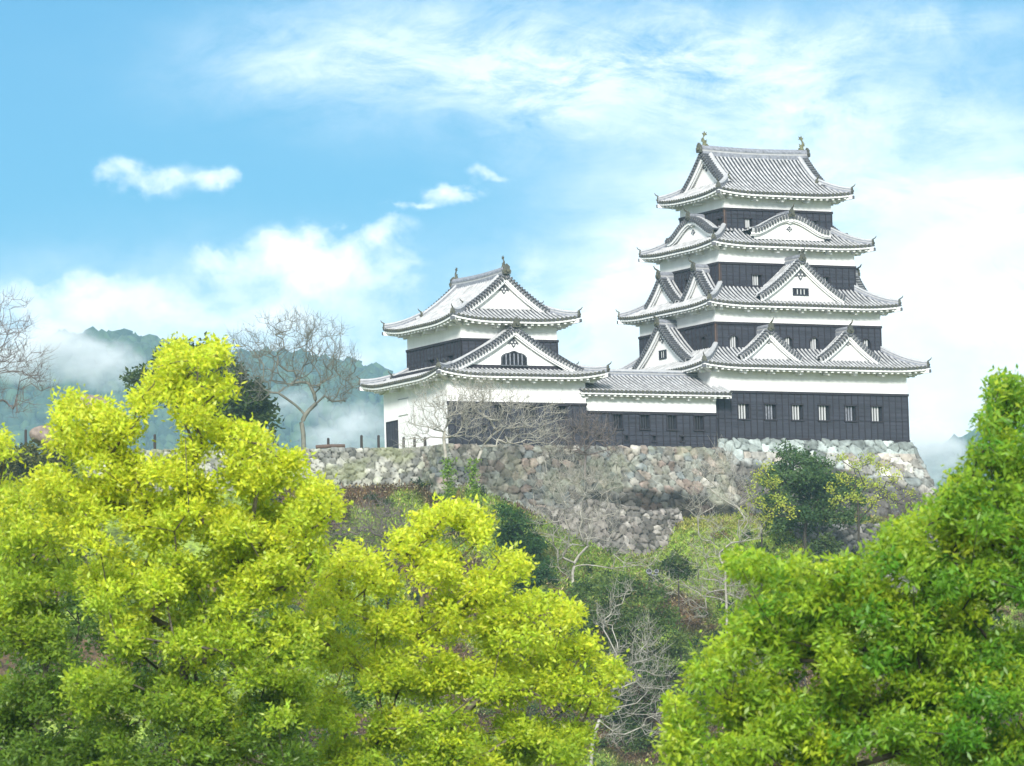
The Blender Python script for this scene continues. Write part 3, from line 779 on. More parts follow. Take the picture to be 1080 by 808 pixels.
def cover(x, y, z):
    dx = x-O[0]; dy = y-O[1]; u = dx*UV[0]+dy*UV[1]
    g = fbm(x*.22, y*.22, 3, 40)+.07; b2 = fbm(x*.5, y*.5, 3, 50)
    bank = smooth(-11, -6, u)*(1-smooth(5, 9, u))*smooth(TZ-12, TZ-9.5, z)
    strip = smooth(-8, -4, u)*(1-smooth(16, 20, u))*smooth(TZ-6.6, TZ-6.0, z)
    grass = np.clip(smooth(.44, .54, g+.12*bank)+.6*bank*smooth(.35,.5,b2)+strip, 0, 1)
    dark = smooth(.55, .62, b2)*(1-strip)
    col = (1-grass)[..., None]*np.array([.13,.085,.05])+grass[..., None]*np.array([.25,.36,.06])
    col = np.where((strip > .5)[..., None], np.array([.30,.33,.07]), col)
    return col*(1-dark*.5)[..., None]
def build_ground():
    xs = np.concatenate([np.linspace(-4600, -200, 23)[:-1], np.linspace(-200, -40, 41)[:-1], np.linspace(-40, 50, 181)[:-1], np.linspace(50, 200, 38)[:-1], np.linspace(200, 4600, 23)])
    ys = np.concatenate([np.linspace(-600, 240, 29)[:-1], np.linspace(240, 290, 51)[:-1], np.linspace(290, 350, 151)[:-1], np.linspace(350, 460, 56)[:-1], np.linspace(460, 4600, 30)])
    X, Y = np.meshgrid(xs, ys); Z = ground(X, Y)
    V = np.stack([X, Y, Z], -1).reshape(-1, 3); w = len(xs)
    i, j = np.meshgrid(np.arange(len(ys)-1), np.arange(w-1), indexing='ij'); a = (i*w+j).ravel()
    F = np.stack([a, a+1, a+w+1, a+w], 1)
    m = material('hill_soil', (.075,.05,.03), .95, attr='Col', var=.35, vscale=.5, bump=.8, bscale=3)
    # grass against bare soil and dead bracken, by patches
    nt = m.node_tree; N = nt.nodes; L = nt.links
    tc = [n for n in N if n.type == 'TEX_COORD'][0]; b = N['Principled BSDF']
    n2 = N.new('ShaderNodeTexNoise'); n2.inputs['Scale'].default_value = 2.4; n2.inputs['Detail'].default_value = 8; n2.inputs['Roughness'].default_value = .7; L.new(tc.outputs['Object'], n2.inputs[0])
    r = N.new('ShaderNodeValToRGB'); r.color_ramp.elements[0].position = .38; r.color_ramp.elements[0].color = (.35,.35,.35,1); r.color_ramp.elements[1].position = .62; r.color_ramp.elements[1].color = (1.7,1.6,1.2,1)
    L.new(n2.outputs[0], r.inputs[0]); mx = N.new('ShaderNodeMix'); mx.data_type = 'RGBA'; mx.blend_type = 'MULTIPLY'; mx.inputs[0].default_value = 1
    L.new(b.inputs['Base Color'].links[0].from_socket, mx.inputs[6]); L.new(r.outputs[0], mx.inputs[7]); L.new(mx.outputs[2], b.inputs['Base Color'])
    o = npmesh('ground', V, F, m, cover(V[:, 0], V[:, 1], V[:, 2])*.6, smooth=True); tag(o, kind='structure')
build_ground()

# =================================================================== stone walls
PAL = dict(
 keep=[(.50,.47,.40),(.40,.42,.38),(.33,.39,.37),(.46,.40,.32),(.55,.53,.46),(.36,.37,.33)],
 main=[(.38,.30,.23),(.42,.37,.28),(.24,.28,.27),(.32,.33,.27),(.40,.29,.22),(.34,.36,.29),(.46,.43,.35),(.25,.25,.22),(.36,.36,.28)],
 left=[(.40,.40,.30),(.34,.34,.28),(.46,.46,.37),(.28,.29,.25),(.38,.40,.28)],
 rub=[(.30,.26,.22),(.22,.20,.17),(.36,.33,.28),(.15,.14,.12),(.26,.23,.19)],
 dark=[(.17,.16,.14),(.10,.10,.09),(.24,.23,.20),(.13,.13,.11),(.3,.29,.26)])
def cells(s, h, cw, ch, seed, jit=.42):
    r = np.random.default_rng(seed); nx, ny = 260, 80
    jx = (r.random((ny, nx))-.5)*2*jit; jy = (r.random((ny, nx))-.5)*2*jit
    gx = s/cw; gy = h/ch; gx = gx+.5*(np.floor(gy) % 2)*0
    ix = np.floor(gx).astype(int); iy = np.floor(gy).astype(int)
    F1 = np.full(s.shape, 9.); F2 = np.full(s.shape, 9.); ID = np.zeros(s.shape, int); DX = np.zeros(s.shape); DY = np.zeros(s.shape)
    for a in (-2,-1,0,1,2):
        for b in (-1,0,1):
            cx = ix+a; cy = iy+b; k = (cy % ny, cx % nx)
            ox = cx+.5+jx[k]+.5*(cy % 2); oy = cy+.5+jy[k]
            ex = (gx-ox)*cw; ey = (gy-oy)*ch*1.15; D = np.sqrt(ex*ex+ey*ey)
            ID_ = (cy % ny)*nx+(cx % nx)
            new = D < F1
            F2 = np.where(new, F1, np.minimum(F2, D)); F1 = np.where(new, D, F1); ID = np.where(new, ID_, ID); DX = np.where(new, ex, DX); DY = np.where(new, ey, DY)
    return F1, F2, ID, DX, DY
def stone_wall(name, label, pts, ztop, depth, batter, pal, cw=.8, ch=.5, seed=1, stain=None, step=.075, cat='stone wall', ragged=.0, disp=.18, topcol=None):
    P = [np.array(p[:2], float) for p in pts]; seg = [np.linalg.norm(b-a) for a, b in zip(P[:-1], P[1:])]; tot = sum(seg)
    outs = []
    for a, b in zip(P[:-1], P[1:]):
        t = (b-a)/np.linalg.norm(b-a); outs.append(np.array([t[1], -t[0]]))
    mit = [outs[0]]+[(outs[i]+outs[i+1])/(1+outs[i]@outs[i+1]) for i in range(len(outs)-1)]+[outs[-1]]
    ns = int(tot/step); S = np.linspace(0, tot, ns+1)
    hs = np.arange(-1.5, depth, step)
    cum = np.cumsum([0]+seg)
    k = np.clip(np.searchsorted(cum, S, side='right')-1, 0, len(seg)-1); f = (S-cum[k])/np.array(seg)[k]
    P = np.array(P); mit = np.array(mit); outs = np.array(outs)
    base = P[k]*(1-f)[:, None]+P[k+1]*f[:, None]; M_ = mit[k]*(1-f)[:, None]+mit[k+1]*f[:, None]
    SS, HH = np.meshgrid(S, hs)
    wob = ragged*(fbm(S*.5, S*0+seed, 3, seed)-.45)
    F1, F2, ID, DX, DY = cells(SS, HH+8, cw, ch, seed)
    r = np.random.default_rng(seed+50); nid = ID.max()+1
    pc = np.array(PAL[pal]); ci = r.integers(0, len(pc), nid); val = r.uniform(.5, 1.25, nid); off = r.uniform(-.04, .05, nid); tx = r.uniform(-.3, .3, nid); ty = r.uniform(-.4, .15, nid)
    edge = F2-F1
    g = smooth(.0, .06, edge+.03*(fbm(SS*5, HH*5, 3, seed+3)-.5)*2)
    D = disp*(g-.5)+ (off[ID]+tx[ID]*DX+ty[ID]*DY)*g + .07*(fbm(SS*4, HH*4, 3, seed)-.5)*2
    off_h = np.where(HH > 0, batter*HH+.010*HH*HH, 0)
    n_in = np.where(HH < 0, HH, 0)          # rows on the flat top go inward
    X = base[None, :, 0]+M_[None, :, 0]*(off_h+n_in)+outs[k][None, :, 0]*np.where(HH >= 0, D, 0)
    Y = base[None, :, 1]+M_[None, :, 1]*(off_h+n_in)+outs[k][None, :, 1]*np.where(HH >= 0, D, 0)
    Z = ztop-np.maximum(HH, 0)+np.where(HH < 0, np.maximum(D, -.05)*.8, 0)+wob[None, :]*np.exp(-np.maximum(HH, 0)*.8)
    c = pc[ci[ID]]*val[ID][..., None]; c = c*(.62+.76*fbm(SS*3, HH*3, 4, seed+9))[..., None]*.95
    c = (c*.66+.34*c.mean(-1, keepdims=True))*(.86 if pal in ('main','left') else .95)
    c = c*(.12+.88*g)[..., None]  # joints darkened: soil, with the shade of the deep gaps painted in
    if topcol is not None:
        tmask = ((HH < .75+.1*(fbm(SS, HH, 2, 4)))*1.)[..., None]
        c = c*(1-tmask)+tmask*c.mean(-1, keepdims=True)*np.array(topcol)*2.6
    if stain is not None: c = stain(SS, HH, c)
    V = np.stack([X, Y, Z], -1).reshape(-1, 3); w = ns+1
    i, j = np.meshgrid(np.arange(len(hs)-1), np.arange(ns), indexing='ij'); a = (i*w+j).ravel()
    F = np.stack([a, a+w, a+w+1, a+1], 1)
    # close the back
    nb = len(V); back = V[:w].copy(); back[:, 2] -= depth; V = np.concatenate([V, back]); cc = np.concatenate([c.reshape(-1, 3), np.full((w, 3), .2)])
    j = np.arange(ns); F = np.concatenate([F, np.stack([j, j+1, nb+j+1, nb+j], 1)])
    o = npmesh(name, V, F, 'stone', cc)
    return tag(o, label, cat)
def st_main(S, H, c):
    n = fbm(S*.35, H*.5, 4, 6)
    d = smooth(.0, .5, (H-2.3)/1.6+(n-.5)*2.4)[..., None]       # dark weathered lower masonry
    m = smooth(.46, .6, fbm(S*.8, H*.9, 4, 12))[..., None]*.5
    c = c*(1-m)+m*np.array((.24,.25,.17))
    k = smooth(.52, .66, fbm(S*1.3, H*.5, 4, 19))[..., None]*.6; c = c*(1-k)+k*np.array((.1,.095,.08))
    dk = (smooth(10, 15, S))[..., None]*d
    return c*(1-dk*.8)
def st_keep(S, H, c):
    n = fbm(S*.4, H*.5, 4, 16)
    d = smooth(.0, .6, (H-1.6)/1.5+(n-.5)*2.4)[..., None]*(1-smooth(13.4, 15, S))[..., None]
    return c*(1-d*.8)+d*np.array((.03,.027,.025))
def st_left(S, H, c):
    n = smooth(.5, .65, fbm(S*.7, H*.7, 4, 22))[..., None]*.5; return c*(1-n)+n*np.array((.2,.22,.10))
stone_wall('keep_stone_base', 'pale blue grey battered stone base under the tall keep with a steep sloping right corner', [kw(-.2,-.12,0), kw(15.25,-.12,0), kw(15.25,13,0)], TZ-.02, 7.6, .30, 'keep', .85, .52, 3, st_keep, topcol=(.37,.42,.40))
aT = T0-TU*.75-TV*.35; cT = kw(.1,-1.15,0)
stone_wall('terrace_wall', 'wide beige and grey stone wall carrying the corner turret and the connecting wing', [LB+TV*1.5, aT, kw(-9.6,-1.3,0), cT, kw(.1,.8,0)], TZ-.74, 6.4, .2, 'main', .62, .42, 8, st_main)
LE = LB-LD*21.5
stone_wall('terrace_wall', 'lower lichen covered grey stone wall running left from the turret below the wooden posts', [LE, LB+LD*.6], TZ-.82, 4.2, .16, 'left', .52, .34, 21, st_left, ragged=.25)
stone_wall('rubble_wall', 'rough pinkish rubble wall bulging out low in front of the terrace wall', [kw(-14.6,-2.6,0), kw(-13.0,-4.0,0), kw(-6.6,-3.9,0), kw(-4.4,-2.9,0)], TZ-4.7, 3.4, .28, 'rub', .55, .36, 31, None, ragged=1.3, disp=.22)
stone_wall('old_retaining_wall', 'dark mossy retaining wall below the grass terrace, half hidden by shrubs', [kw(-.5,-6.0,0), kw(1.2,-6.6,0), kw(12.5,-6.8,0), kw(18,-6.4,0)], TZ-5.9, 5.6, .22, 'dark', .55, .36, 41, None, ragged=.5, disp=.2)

# =================================================================== foliage and branches
def tubes(name, paths, mat, parent=None, n=5):
    """paths: list of (points Nx3, radii N)"""
    VV_ = []; FF = []; base = 0
    ang = np.arange(n)*2*pi/n; ca, sa = np.cos(ang), np.sin(ang)
    for P, R_ in paths:
        P = np.asarray(P, float); m = len(P)
        t = np.gradient(P, axis=0); t /= np.linalg.norm(t, axis=1, keepdims=True)+1e-9
        ref = np.where(np.abs(t[:, 2:3]) < .9, np.array([[0,0,1.]]), np.array([[1.,0,0]]))
        x = np.cross(ref, t); x /= np.linalg.norm(x, axis=1, keepdims=True)+1e-9; y = np.cross(t, x)
        ring = P[:, None, :]+np.asarray(R_)[:, None, None]*(ca[None, :, None]*x[:, None, :]+sa[None, :, None]*y[:, None, :])
        VV_.append(ring.reshape(-1, 3))
        i, j = np.meshgrid(np.arange(m-1), np.arange(n), indexing='ij'); a = base+i*n+j; b = base+i*n+(j+1) % n
        FF.append(np.stack([a, b, b+n, a+n], -1).reshape(-1, 4)); base += m*n
    return npmesh(name, np.concatenate(VV_), np.concatenate(FF), mat, parent=parent, smooth=True)
def grow(trunk, tips, rng, tip_r=.012, power=2.3, wob=.12, step=.5, rise=.35, rmax=None, up=.25):
    """trunk: list of points; tips: Nx3. Every tip is joined to the nearest suitable node; radii by pipe model."""
    nodes = [np.array(p, float) for p in trunk]; par = [-1]+list(range(len(trunk)-1))
    org = nodes[-1]
    order = np.argsort(np.linalg.norm(tips-org, axis=1))
    N = np.array(nodes)
    for k in order:
        t = tips[k]; dv = t-N; dist = np.linalg.norm(dv, axis=1)
        cost = dist*(1+rise*np.maximum(0, -dv[:, 2]/(dist+1e-6))*3)
        cost = cost+np.where(np.arange(len(N)) < len(trunk)*0.45, 1e3, 0)
        # prefer attachment closer to the origin so that limbs run outward
        cost = cost+.25*np.linalg.norm(N-org, axis=1)
        b = int(np.argmin(cost)); P0 = N[b]; L_ = dist[b]
        m = max(1, int(L_/step)); last = b; new = []
        # leave along the parent's direction, then bend to the tip
        pd = P0-N[par[b]] if par[b] >= 0 else np.array([0,0,1.]); pd = pd/(np.linalg.norm(pd)+1e-9)
        c1 = P0+(pd*.3+np.array([0,0,up*.8]))*L_*.4+rng.normal(0, wob*L_*.3, 3)
        for i in range(1, m+1):
            s_ = i/m; q = (1-s_)**2*P0+2*s_*(1-s_)*c1+s_*s_*t
            if i < m: q = q+rng.normal(0, wob*min(step, .6)*.5, 3)
            new.append(q); par.append(last); last = len(N)+len(new)-1
        N = np.concatenate([N, np.array(new)])
    n = len(N); acc = np.zeros(n); ch = [[] for _ in range(n)]
    for i, p in enumerate(par):
        if p >= 0: ch[p].append(i)
    for i in range(n-1, -1, -1):
        if not ch[i]: acc[i] = max(acc[i], tip_r**power)
        if par[i] >= 0: acc[par[i]] += acc[i]
    # trunk nodes are ordered parent first; recompute from leaves up
    acc = np.zeros(n)
    for i in range(n-1, -1, -1):
        if not ch[i]: acc[i] = tip_r**power
        else: acc[i] = sum(acc[c] for c in ch[i])
    R_ = acc**(1/power)
    if rmax: R_ = np.minimum(R_*1., rmax)
    paths = []
    heads = [(0, -1)]
    while heads:
        i, p = heads.pop(); P = [N[p]] if p >= 0 else []; Q = [R_[i]] if p >= 0 else []
        while True:
            P.append(N[i]); Q.append(R_[i])
            if not ch[i]: Q[-1] = R_[i]*.4; break
            c = sorted(ch[i], key=lambda k: -acc[k])
            for o_ in c[1:]: heads.append((o_, i))
            i = c[0]
        if len(P) > 1: paths.append((np.array(P), np.array(Q)))
    return paths, N
def leaves(centres, dirs, cols, rng, per=10, ln=.11, wd=.045, spread=.12, droop=.35, cvar=.24, hollow=0.):
    """leaf faces in whorls round each centre; returns V, F, C"""
    n = len(centres)*per
    c = np.repeat(centres, per, 0)+rng.normal(0, spread, (n, 3)); d0 = np.repeat(dirs, per, 0)
    d = rng.normal(0, 1, (n, 3)); d /= np.linalg.norm(d, axis=1, keepdims=True); d = d+d0*.7; d[:, 2] -= droop*rng.random(n); d /= np.linalg.norm(d, axis=1, keepdims=True)
    s = rng.normal(0, 1, (n, 3)); s[:, 2] *= .5; s = np.cross(d, s); s /= np.linalg.norm(s, axis=1, keepdims=True)+1e-9
    s[:, 2] *= .6
    nn = np.cross(d, s)
    L_ = ln*rng.uniform(.45, 1.35, n)[:, None]; W_ = wd*rng.uniform(.7, 1.2, n)[:, None]
    A = c; T = c+d*L_-nn*L_*.12; B1 = c+d*L_*.45+s*W_-nn*W_*.3; B2 = c+d*L_*.45-s*W_-nn*W_*.3
    V = np.stack([A, B1, T, B2], 1).reshape(-1, 3); i = np.arange(n)*4
    F = np.concatenate([np.stack([i, i+1, i+2], 1), np.stack([i, i+2, i+3], 1)])
    C_ = np.repeat(cols, per, 0)*rng.uniform(1-cvar, 1+cvar, (n, 1))*np.stack([rng.uniform(.88, 1.12, n), np.ones(n), rng.uniform(.7, 1.4, n)], 1)
    return V, F, np.repeat(C_, 4, 0)
def sprays(circles, Y, rng, dens, flat=.75, depth=1., companions=1, coldef=None, shell=.5, sub=0):
    """circles (px,py,r px): ellipsoid clumps near distance Y, filled with spray centres on their outer shell"""
    C_ = []; D_ = []; K = []; cent = []
    sc = Y/FPX
    if sub:
        nc = []
        for (px, py, r) in circles:
            for _ in range(sub):
                a_ = rng.uniform(0, 2*pi); rr = r*.78*sqrt(rng.random())
                nc.append((px+cos(a_)*rr, py+sin(a_)*rr*.85, r*rng.uniform(.3, .52)))
        circles = nc
    for (px, py, r) in circles:
        for q in range(1+companions):
            yy = Y+rng.normal(0, depth*.45) if q == 0 else Y+rng.uniform(-1, 1)*depth*1.6
            p = at(px+(0 if q == 0 else rng.normal(0, r*.35)), py+(0 if q == 0 else abs(rng.normal(0, r*.4))+r*.25), yy)
            R_ = r*sc*(1 if q == 0 else rng.uniform(.7, .95)); n = max(4, int(dens*R_*R_*(1 if q == 0 else .8)))
            d = rng.normal(0, 1, (n, 3)); d /= np.linalg.norm(d, axis=1, keepdims=True)
            d[:, 2] = np.where(d[:, 2] < -.35, -d[:, 2], d[:, 2])
            rad = R_*(shell+(1-shell)*rng.random(n)**.7)*(1+.22*(rng.random(n)-.5))
            P = p+d*rad[:, None]*np.array([1, 1, flat])
            C_.append(P); D_.append(d); cent.append(p)
            col = coldef(px, py, q, rng); K.append(np.repeat(np.array(col)[None], n, 0)*rng.uniform(.85, 1.12, (n, 1)))
    return np.concatenate(C_), np.concatenate(D_), np.concatenate(K), np.array(cent)
def leafy_tree(name, label, cat, base, fork, circles, Y, rng, dens, per, ln, wd, coldef, bark, trunk_r, depth=1., companions=1, spread=.12, flat=.75, group=None, leafmat='leaf', tip_r=.012, step=.5, droop=.35, twigs=True, shell=.5, n=6, sub=0):
    e = empty(name, base); tag(e, label, cat, group)
    C_, D_, K, cent = sprays(circles, Y, rng, dens, flat, depth, companions, coldef, shell, sub)
    V, F, CC = leaves(C_, D_, K, rng, per, ln, wd, spread, droop)
    b = np.array(base, float)
    npmesh('crown', V-b, F, leafmat, CC, parent=e)
    k = rng.choice(len(C_), min(len(C_), (len(cent)*(7 if twigs else 2)) if not sub else len(cent)), replace=False)
    tips = np.concatenate([cent[::(2 if sub else 1)], C_[k]])
    m = 6; tr = [b+(np.array(fork)-b)*i/m+np.array([sin(i*1.3)*.04*trunk_r*8, cos(i*1.1)*.03*trunk_r*8, 0]) for i in range(m+1)]
    paths, N = grow(tr, tips, rng, tip_r, step=step, rmax=trunk_r)
    paths = [(P-b, R_) for P, R_ in paths]
    tubes('trunk', paths[:1], bark, parent=e, n=n+2)
    tubes('branches', paths[1:], bark, parent=e, n=n-1)
    return e
def lerp(a, b, t): return tuple(x*(1-t)+y*t for x, y in zip(a, b))
YEL = (.62,.69,.045); YG = (.40,.54,.04); GRN = (.11,.21,.025); MID = (.22,.34,.035)

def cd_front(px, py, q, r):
    t = np.clip((py-540)/285+r.normal(0, .15)+.13*q, 0, 1)  # greener and darker lower down: leaf hue plus painted crown self-shadow
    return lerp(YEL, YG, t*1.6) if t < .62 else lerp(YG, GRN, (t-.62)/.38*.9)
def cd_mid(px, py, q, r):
    t = np.clip((py-620)/330+r.normal(0, .13)+.1*q, 0, 1)  # same height ramp: older leaf green with some self-shadow in the colour
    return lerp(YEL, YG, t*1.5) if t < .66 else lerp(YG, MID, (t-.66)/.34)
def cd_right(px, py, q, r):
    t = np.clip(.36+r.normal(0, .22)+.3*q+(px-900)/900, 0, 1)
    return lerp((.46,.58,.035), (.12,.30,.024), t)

F1 = [(187,370,10),(180,386,15),(229,371,9),(213,378,6),(172,405,19),(200,408,15),(232,408,15),(150,425,10),(205,434,22),(75,430,18),(105,440,22),(135,452,14),(68,458,22),(100,475,28),(240,455,22),(205,470,14),(275,470,22),(140,505,32),(200,505,30),(255,505,32),(305,500,26),(335,515,20),(60,505,26),(90,540,38),(150,550,40),(210,550,40),(270,555,40),(318,548,30),(345,535,14),(120,610,40),(180,612,42),(240,612,44),(295,608,38),(322,590,22),(130,665,38),(200,672,42),(262,680,40),(312,668,32),(110,735,40),(175,745,44),(245,748,44),(300,738,38),(140,800,44),(215,805,46),(285,800,44)]
F0 = [(3,470,14),(12,520,22),(30,545,28),(8,570,30),(55,560,26),(20,610,34),(55,615,30),(12,665,38),(52,670,34),(25,735,42),(72,730,30),(15,795,46),(70,800,44)]
F2 = [(480,540,20),(452,552,17),(500,562,17),(425,578,19),(378,585,16),(350,600,20),(535,600,18),(395,608,26),(455,603,28),(510,618,28),(560,635,22),(590,655,20),(345,640,26),(400,652,32),(460,658,34),(520,662,34),(572,680,30),(612,680,20),(640,705,18),(350,690,30),(412,705,32),(470,716,34),(530,722,34),(590,728,32),(632,738,16),(348,750,32),(415,762,34),(482,772,38),(552,780,36),(602,785,26),(370,805,36),(450,815,36),(520,820,36)]
F3 = [(962,562,18),(938,586,20),(902,602,18),(1003,535,20),(1062,412,16),(1050,440,18),(1077,428,22),(1040,475,20),(1072,480,28),(1020,508,18),(1058,520,32),(992,545,20),(1025,558,34),(1078,565,34),(952,572,18),(975,590,32),(1020,610,40),(1070,620,42),(915,598,17),(878,606,15),(925,630,32),(855,622,13),(870,650,32),(975,650,42),(820,608,8),(798,598,8),(780,595,6),(840,600,7),(815,640,20),(1040,670,46),(780,655,14),(820,683,32),(880,695,42),(940,700,44),(1000,720,48),(1065,730,48),(770,690,22),(745,708,15),(760,735,30),(820,748,42),(890,760,46),(960,770,48),(1030,785,48),(718,748,14),(728,785,28),(790,800,38),(860,810,40),(1078,800,40)]
rg = np.random.default_rng(5)
F1 = [(x, y, r*(.97 if y > 590 else 1)) for x, y, r in F1]; F2 = [(x, y, r*(1.)) for x, y, r in F2]
def gp(px, Y): p = at(px, 700, Y); return np.array([p[0], p[1], float(ground(p[0], p[1]))-.1])
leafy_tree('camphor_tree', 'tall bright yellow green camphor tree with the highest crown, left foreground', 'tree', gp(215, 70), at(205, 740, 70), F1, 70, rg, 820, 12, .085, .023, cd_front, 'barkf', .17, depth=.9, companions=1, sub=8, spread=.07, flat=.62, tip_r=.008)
FB = [(x, y, r) for x, y, r in ((-5,640,30),(30,600,26),(70,590,26),(110,600,28),(90,650,34),(30,690,34),(140,640,32),(190,630,30),(240,640,30),(290,640,28),(150,700,36),(210,705,36),(270,700,36),(325,690,28),(340,740,32),(90,720,36),(40,760,38),(110,790,40),(180,775,40),(250,775,40),(310,780,38),(365,780,34),(390,730,26),(360,670,18),(420,800,30),(95,672,26),(100,635,24),(60,700,30),(380,690,20))]
leafy_tree('broadleaf_tree', 'shaded deep green broadleaf tree showing through the gaps behind the left yellow crowns', 'tree', gp(180, 92), at(180, 790, 92), FB, 92, rg, 240, 11, .1, .03, lambda px, py, q, r: lerp((.06,.13,.022), (.13,.22,.03), r.random()), 'barkd', .16, depth=1.4, companions=1, spread=.09, flat=.75, tip_r=.008, sub=5)
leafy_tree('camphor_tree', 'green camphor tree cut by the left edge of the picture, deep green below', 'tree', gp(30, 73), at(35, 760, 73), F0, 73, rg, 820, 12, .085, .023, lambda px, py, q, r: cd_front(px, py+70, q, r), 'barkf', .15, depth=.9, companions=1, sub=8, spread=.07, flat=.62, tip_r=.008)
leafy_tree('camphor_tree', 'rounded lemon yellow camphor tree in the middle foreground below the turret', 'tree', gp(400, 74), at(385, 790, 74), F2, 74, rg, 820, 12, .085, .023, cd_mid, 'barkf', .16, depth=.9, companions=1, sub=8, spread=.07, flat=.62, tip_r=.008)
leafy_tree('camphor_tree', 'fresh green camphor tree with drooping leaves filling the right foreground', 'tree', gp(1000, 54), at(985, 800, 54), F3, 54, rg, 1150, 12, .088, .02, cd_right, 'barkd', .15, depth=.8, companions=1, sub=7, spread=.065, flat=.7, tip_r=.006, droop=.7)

# ---- trees and shrubs on the castle hill
def bare_tree(name, label, base_px, Y, trunk_px, crown, ntips, rng, mat, tip_r=.022, trunk_r=.25, depth=2.2, group=None, base=None, rise=.2, up=.3, cat='bare tree', power=2.3, twig=2):
    """crown: circles in px; tips scattered through them"""
    b = np.array(base if base is not None else at(*base_px, Y), float)
    if base is None: b[2] = min(b[2], float(ground(b[0], b[1])))-.15
    e = empty(name, b); tag(e, label, cat, group)
    w = np.array([c[2]**2 for c in crown], float); w /= w.sum(); T = []
    for i in range(ntips):
        c = crown[rng.choice(len(crown), p=w)]
        a = rng.uniform(0, 2*pi); r_ = c[2]*sqrt(rng.random())
        T.append(at(c[0]+cos(a)*r_, c[1]+sin(a)*r_, Y+rng.uniform(-depth, depth)))
    tr = [b]+[at(x, y, Y) for x, y in trunk_px]
    tr2 = []
    for p, q in zip(tr[:-1], tr[1:]):
        for i in range(3): tr2.append(p+(q-p)*i/3)
    tr2.append(tr[-1])
    T = np.array(T)
    paths, N = grow(tr2, T, rng, tip_r, step=.45, rise=rise, up=up, rmax=trunk_r, wob=.09, power=power)
    # fine twigs off every tip
    tw = []
    for t in T:
        for _ in range(twig+1):
            d = rng.normal(0, 1, 3)+np.array([0,0,.5])+.6*(t-tr[-1])/(np.linalg.norm(t-tr[-1])+1e-6); d /= np.linalg.norm(d); l = rng.uniform(.35, .9)
            mid = t+d*l*.5+rng.normal(0, .05, 3); tw.append((np.array([t, mid, t+d*l+np.array([0,0,.1])]), np.array([tip_r*.8, tip_r*.6, tip_r*.35])))
    tubes('trunk', [(P-b, R_) for P, R_ in paths[:1]], mat, parent=e, n=8)
    tubes('branches', [(P-b, R_) for P, R_ in paths[1:]], mat, parent=e, n=4)
    tubes('twigs', [(P-b, R_) for P, R_ in tw], mat, parent=e, n=3)
    return e
rb = np.random.default_rng(17)
bare_tree('bare_tree', 'large leafless tree with spreading crown, standing left of the turret behind the wall', (320,474), 352, [(320,458),(318,446)],
          [(258,385,22),(280,355,22),(312,348,20),(342,356,22),(362,382,18),(330,385,26),(290,390,26),(355,410,18),(265,412,16),(250,360,10),(372,402,10)], 700, rb, 'bark', .0145, .37, depth=3)
bare_tree('bare_tree', 'leafless tree cut by the left edge, thin dark twigs against the sky', (-60,470), 346, [(-55,440),(-45,415)],
          [(10,335,26),(0,365,34),(30,380,26),(15,405,30),(45,400,16),(-30,360,40),(-40,400,40),(20,430,14)], 520, rb, 'barkp', .015, .4, depth=3)
e3 = bare_tree('bare_tree', 'leafless pale tree with ivy on its trunks in front of the turret wall', (475,528), 325, [(474,510),(470,480),(468,462)],
          [(455,430,22),(480,420,22),(505,432,20),(440,455,16),(500,452,16),(470,440,24),(430,470,10)], 330, rb, 'bark2', .013, .12, depth=2, base=at(476,530,325)*[1,1,1])
e4 = bare_tree('bare_tree', 'leafless pale tree just right of the ivied one, leaning right before the turret', (498,528), 325.5, [(497,510),(502,490),(510,470)],
          [(520,425,22),(545,435,22),(560,455,18),(585,432,12),(530,460,14),(580,460,16),(505,415,16)], 330, rb, 'bark2', .013, .12, depth=2, base=at(499,530,325.5)*[1,1,1])
bare_tree('bare_tree', 'thin leafless tree with whitish stems in front of the rubble wall', (604,612), 322, [(604,604),(606,594)],
          [(590,500,26),(615,520,30),(640,500,20),(575,525,18),(600,560,28),(640,550,22),(565,550,14),(660,590,18),(690,590,12),(590,600,16)], 420, rb, 'bark2', .012, .09, depth=2, up=.2)
bare_tree('bare_shrub', 'low purplish leafless thicket against the black boards of the wing', (615,500), 332, [(617,490),(618,478)],
          [(600,455,12),(618,450,14),(636,458,12),(610,470,14),(585,470,10),(645,475,8)], 300, rb, 'barkp', .012, .07, depth=1, cat='shrub', base=at(617,505,332)*[1,1,1])
bare_tree('bare_tree', 'tall silvery leafless tree right of the grass slope with drooping side branches', (765,640), 318, [(766,630),(765,618)],
          [(745,500,20),(760,485,16),(775,520,20),(740,530,18),(790,560,16),(750,570,22),(720,600,20),(745,615,20),(700,618,14),(770,620,18),(735,640,16)], 420, rb, 'bark2', .012, .075, depth=2, up=.15)
bare_tree('bare_tree', 'low white barked leafless tree spreading right beside the middle foreground tree', (622,800), 305, [(625,780),(632,760),(640,745)],
          [(660,700,22),(680,670,18),(690,715,20),(665,735,22),(700,745,16),(650,770,18),(690,690,14),(640,650,16),(655,625,12),(690,765,14)], 380, rb, 'bark2', .013, .1, depth=2, up=.15)
bare_tree('bare_shrub', 'pinkish leafless shrub at the foot of the sloping stone corner', (965,590), 326, [(965,575),(964,560)],
          [(950,545,16),(970,535,16),(985,550,12),(940,560,12),(965,560,16)], 260, rb, 'barkp', .016, .06, depth=1.2, cat='shrub')
bare_tree('bare_shrub', 'pinkish leafless thicket on the slope under the left wall', (415,590), 322, [(415,575),(416,560)],
          [(395,545,18),(420,548,18),(380,570,16),(430,565,16),(400,570,18),(355,560,14),(350,600,18)], 420, rb, 'barkp', .016, .06, depth=1.5, cat='shrub')

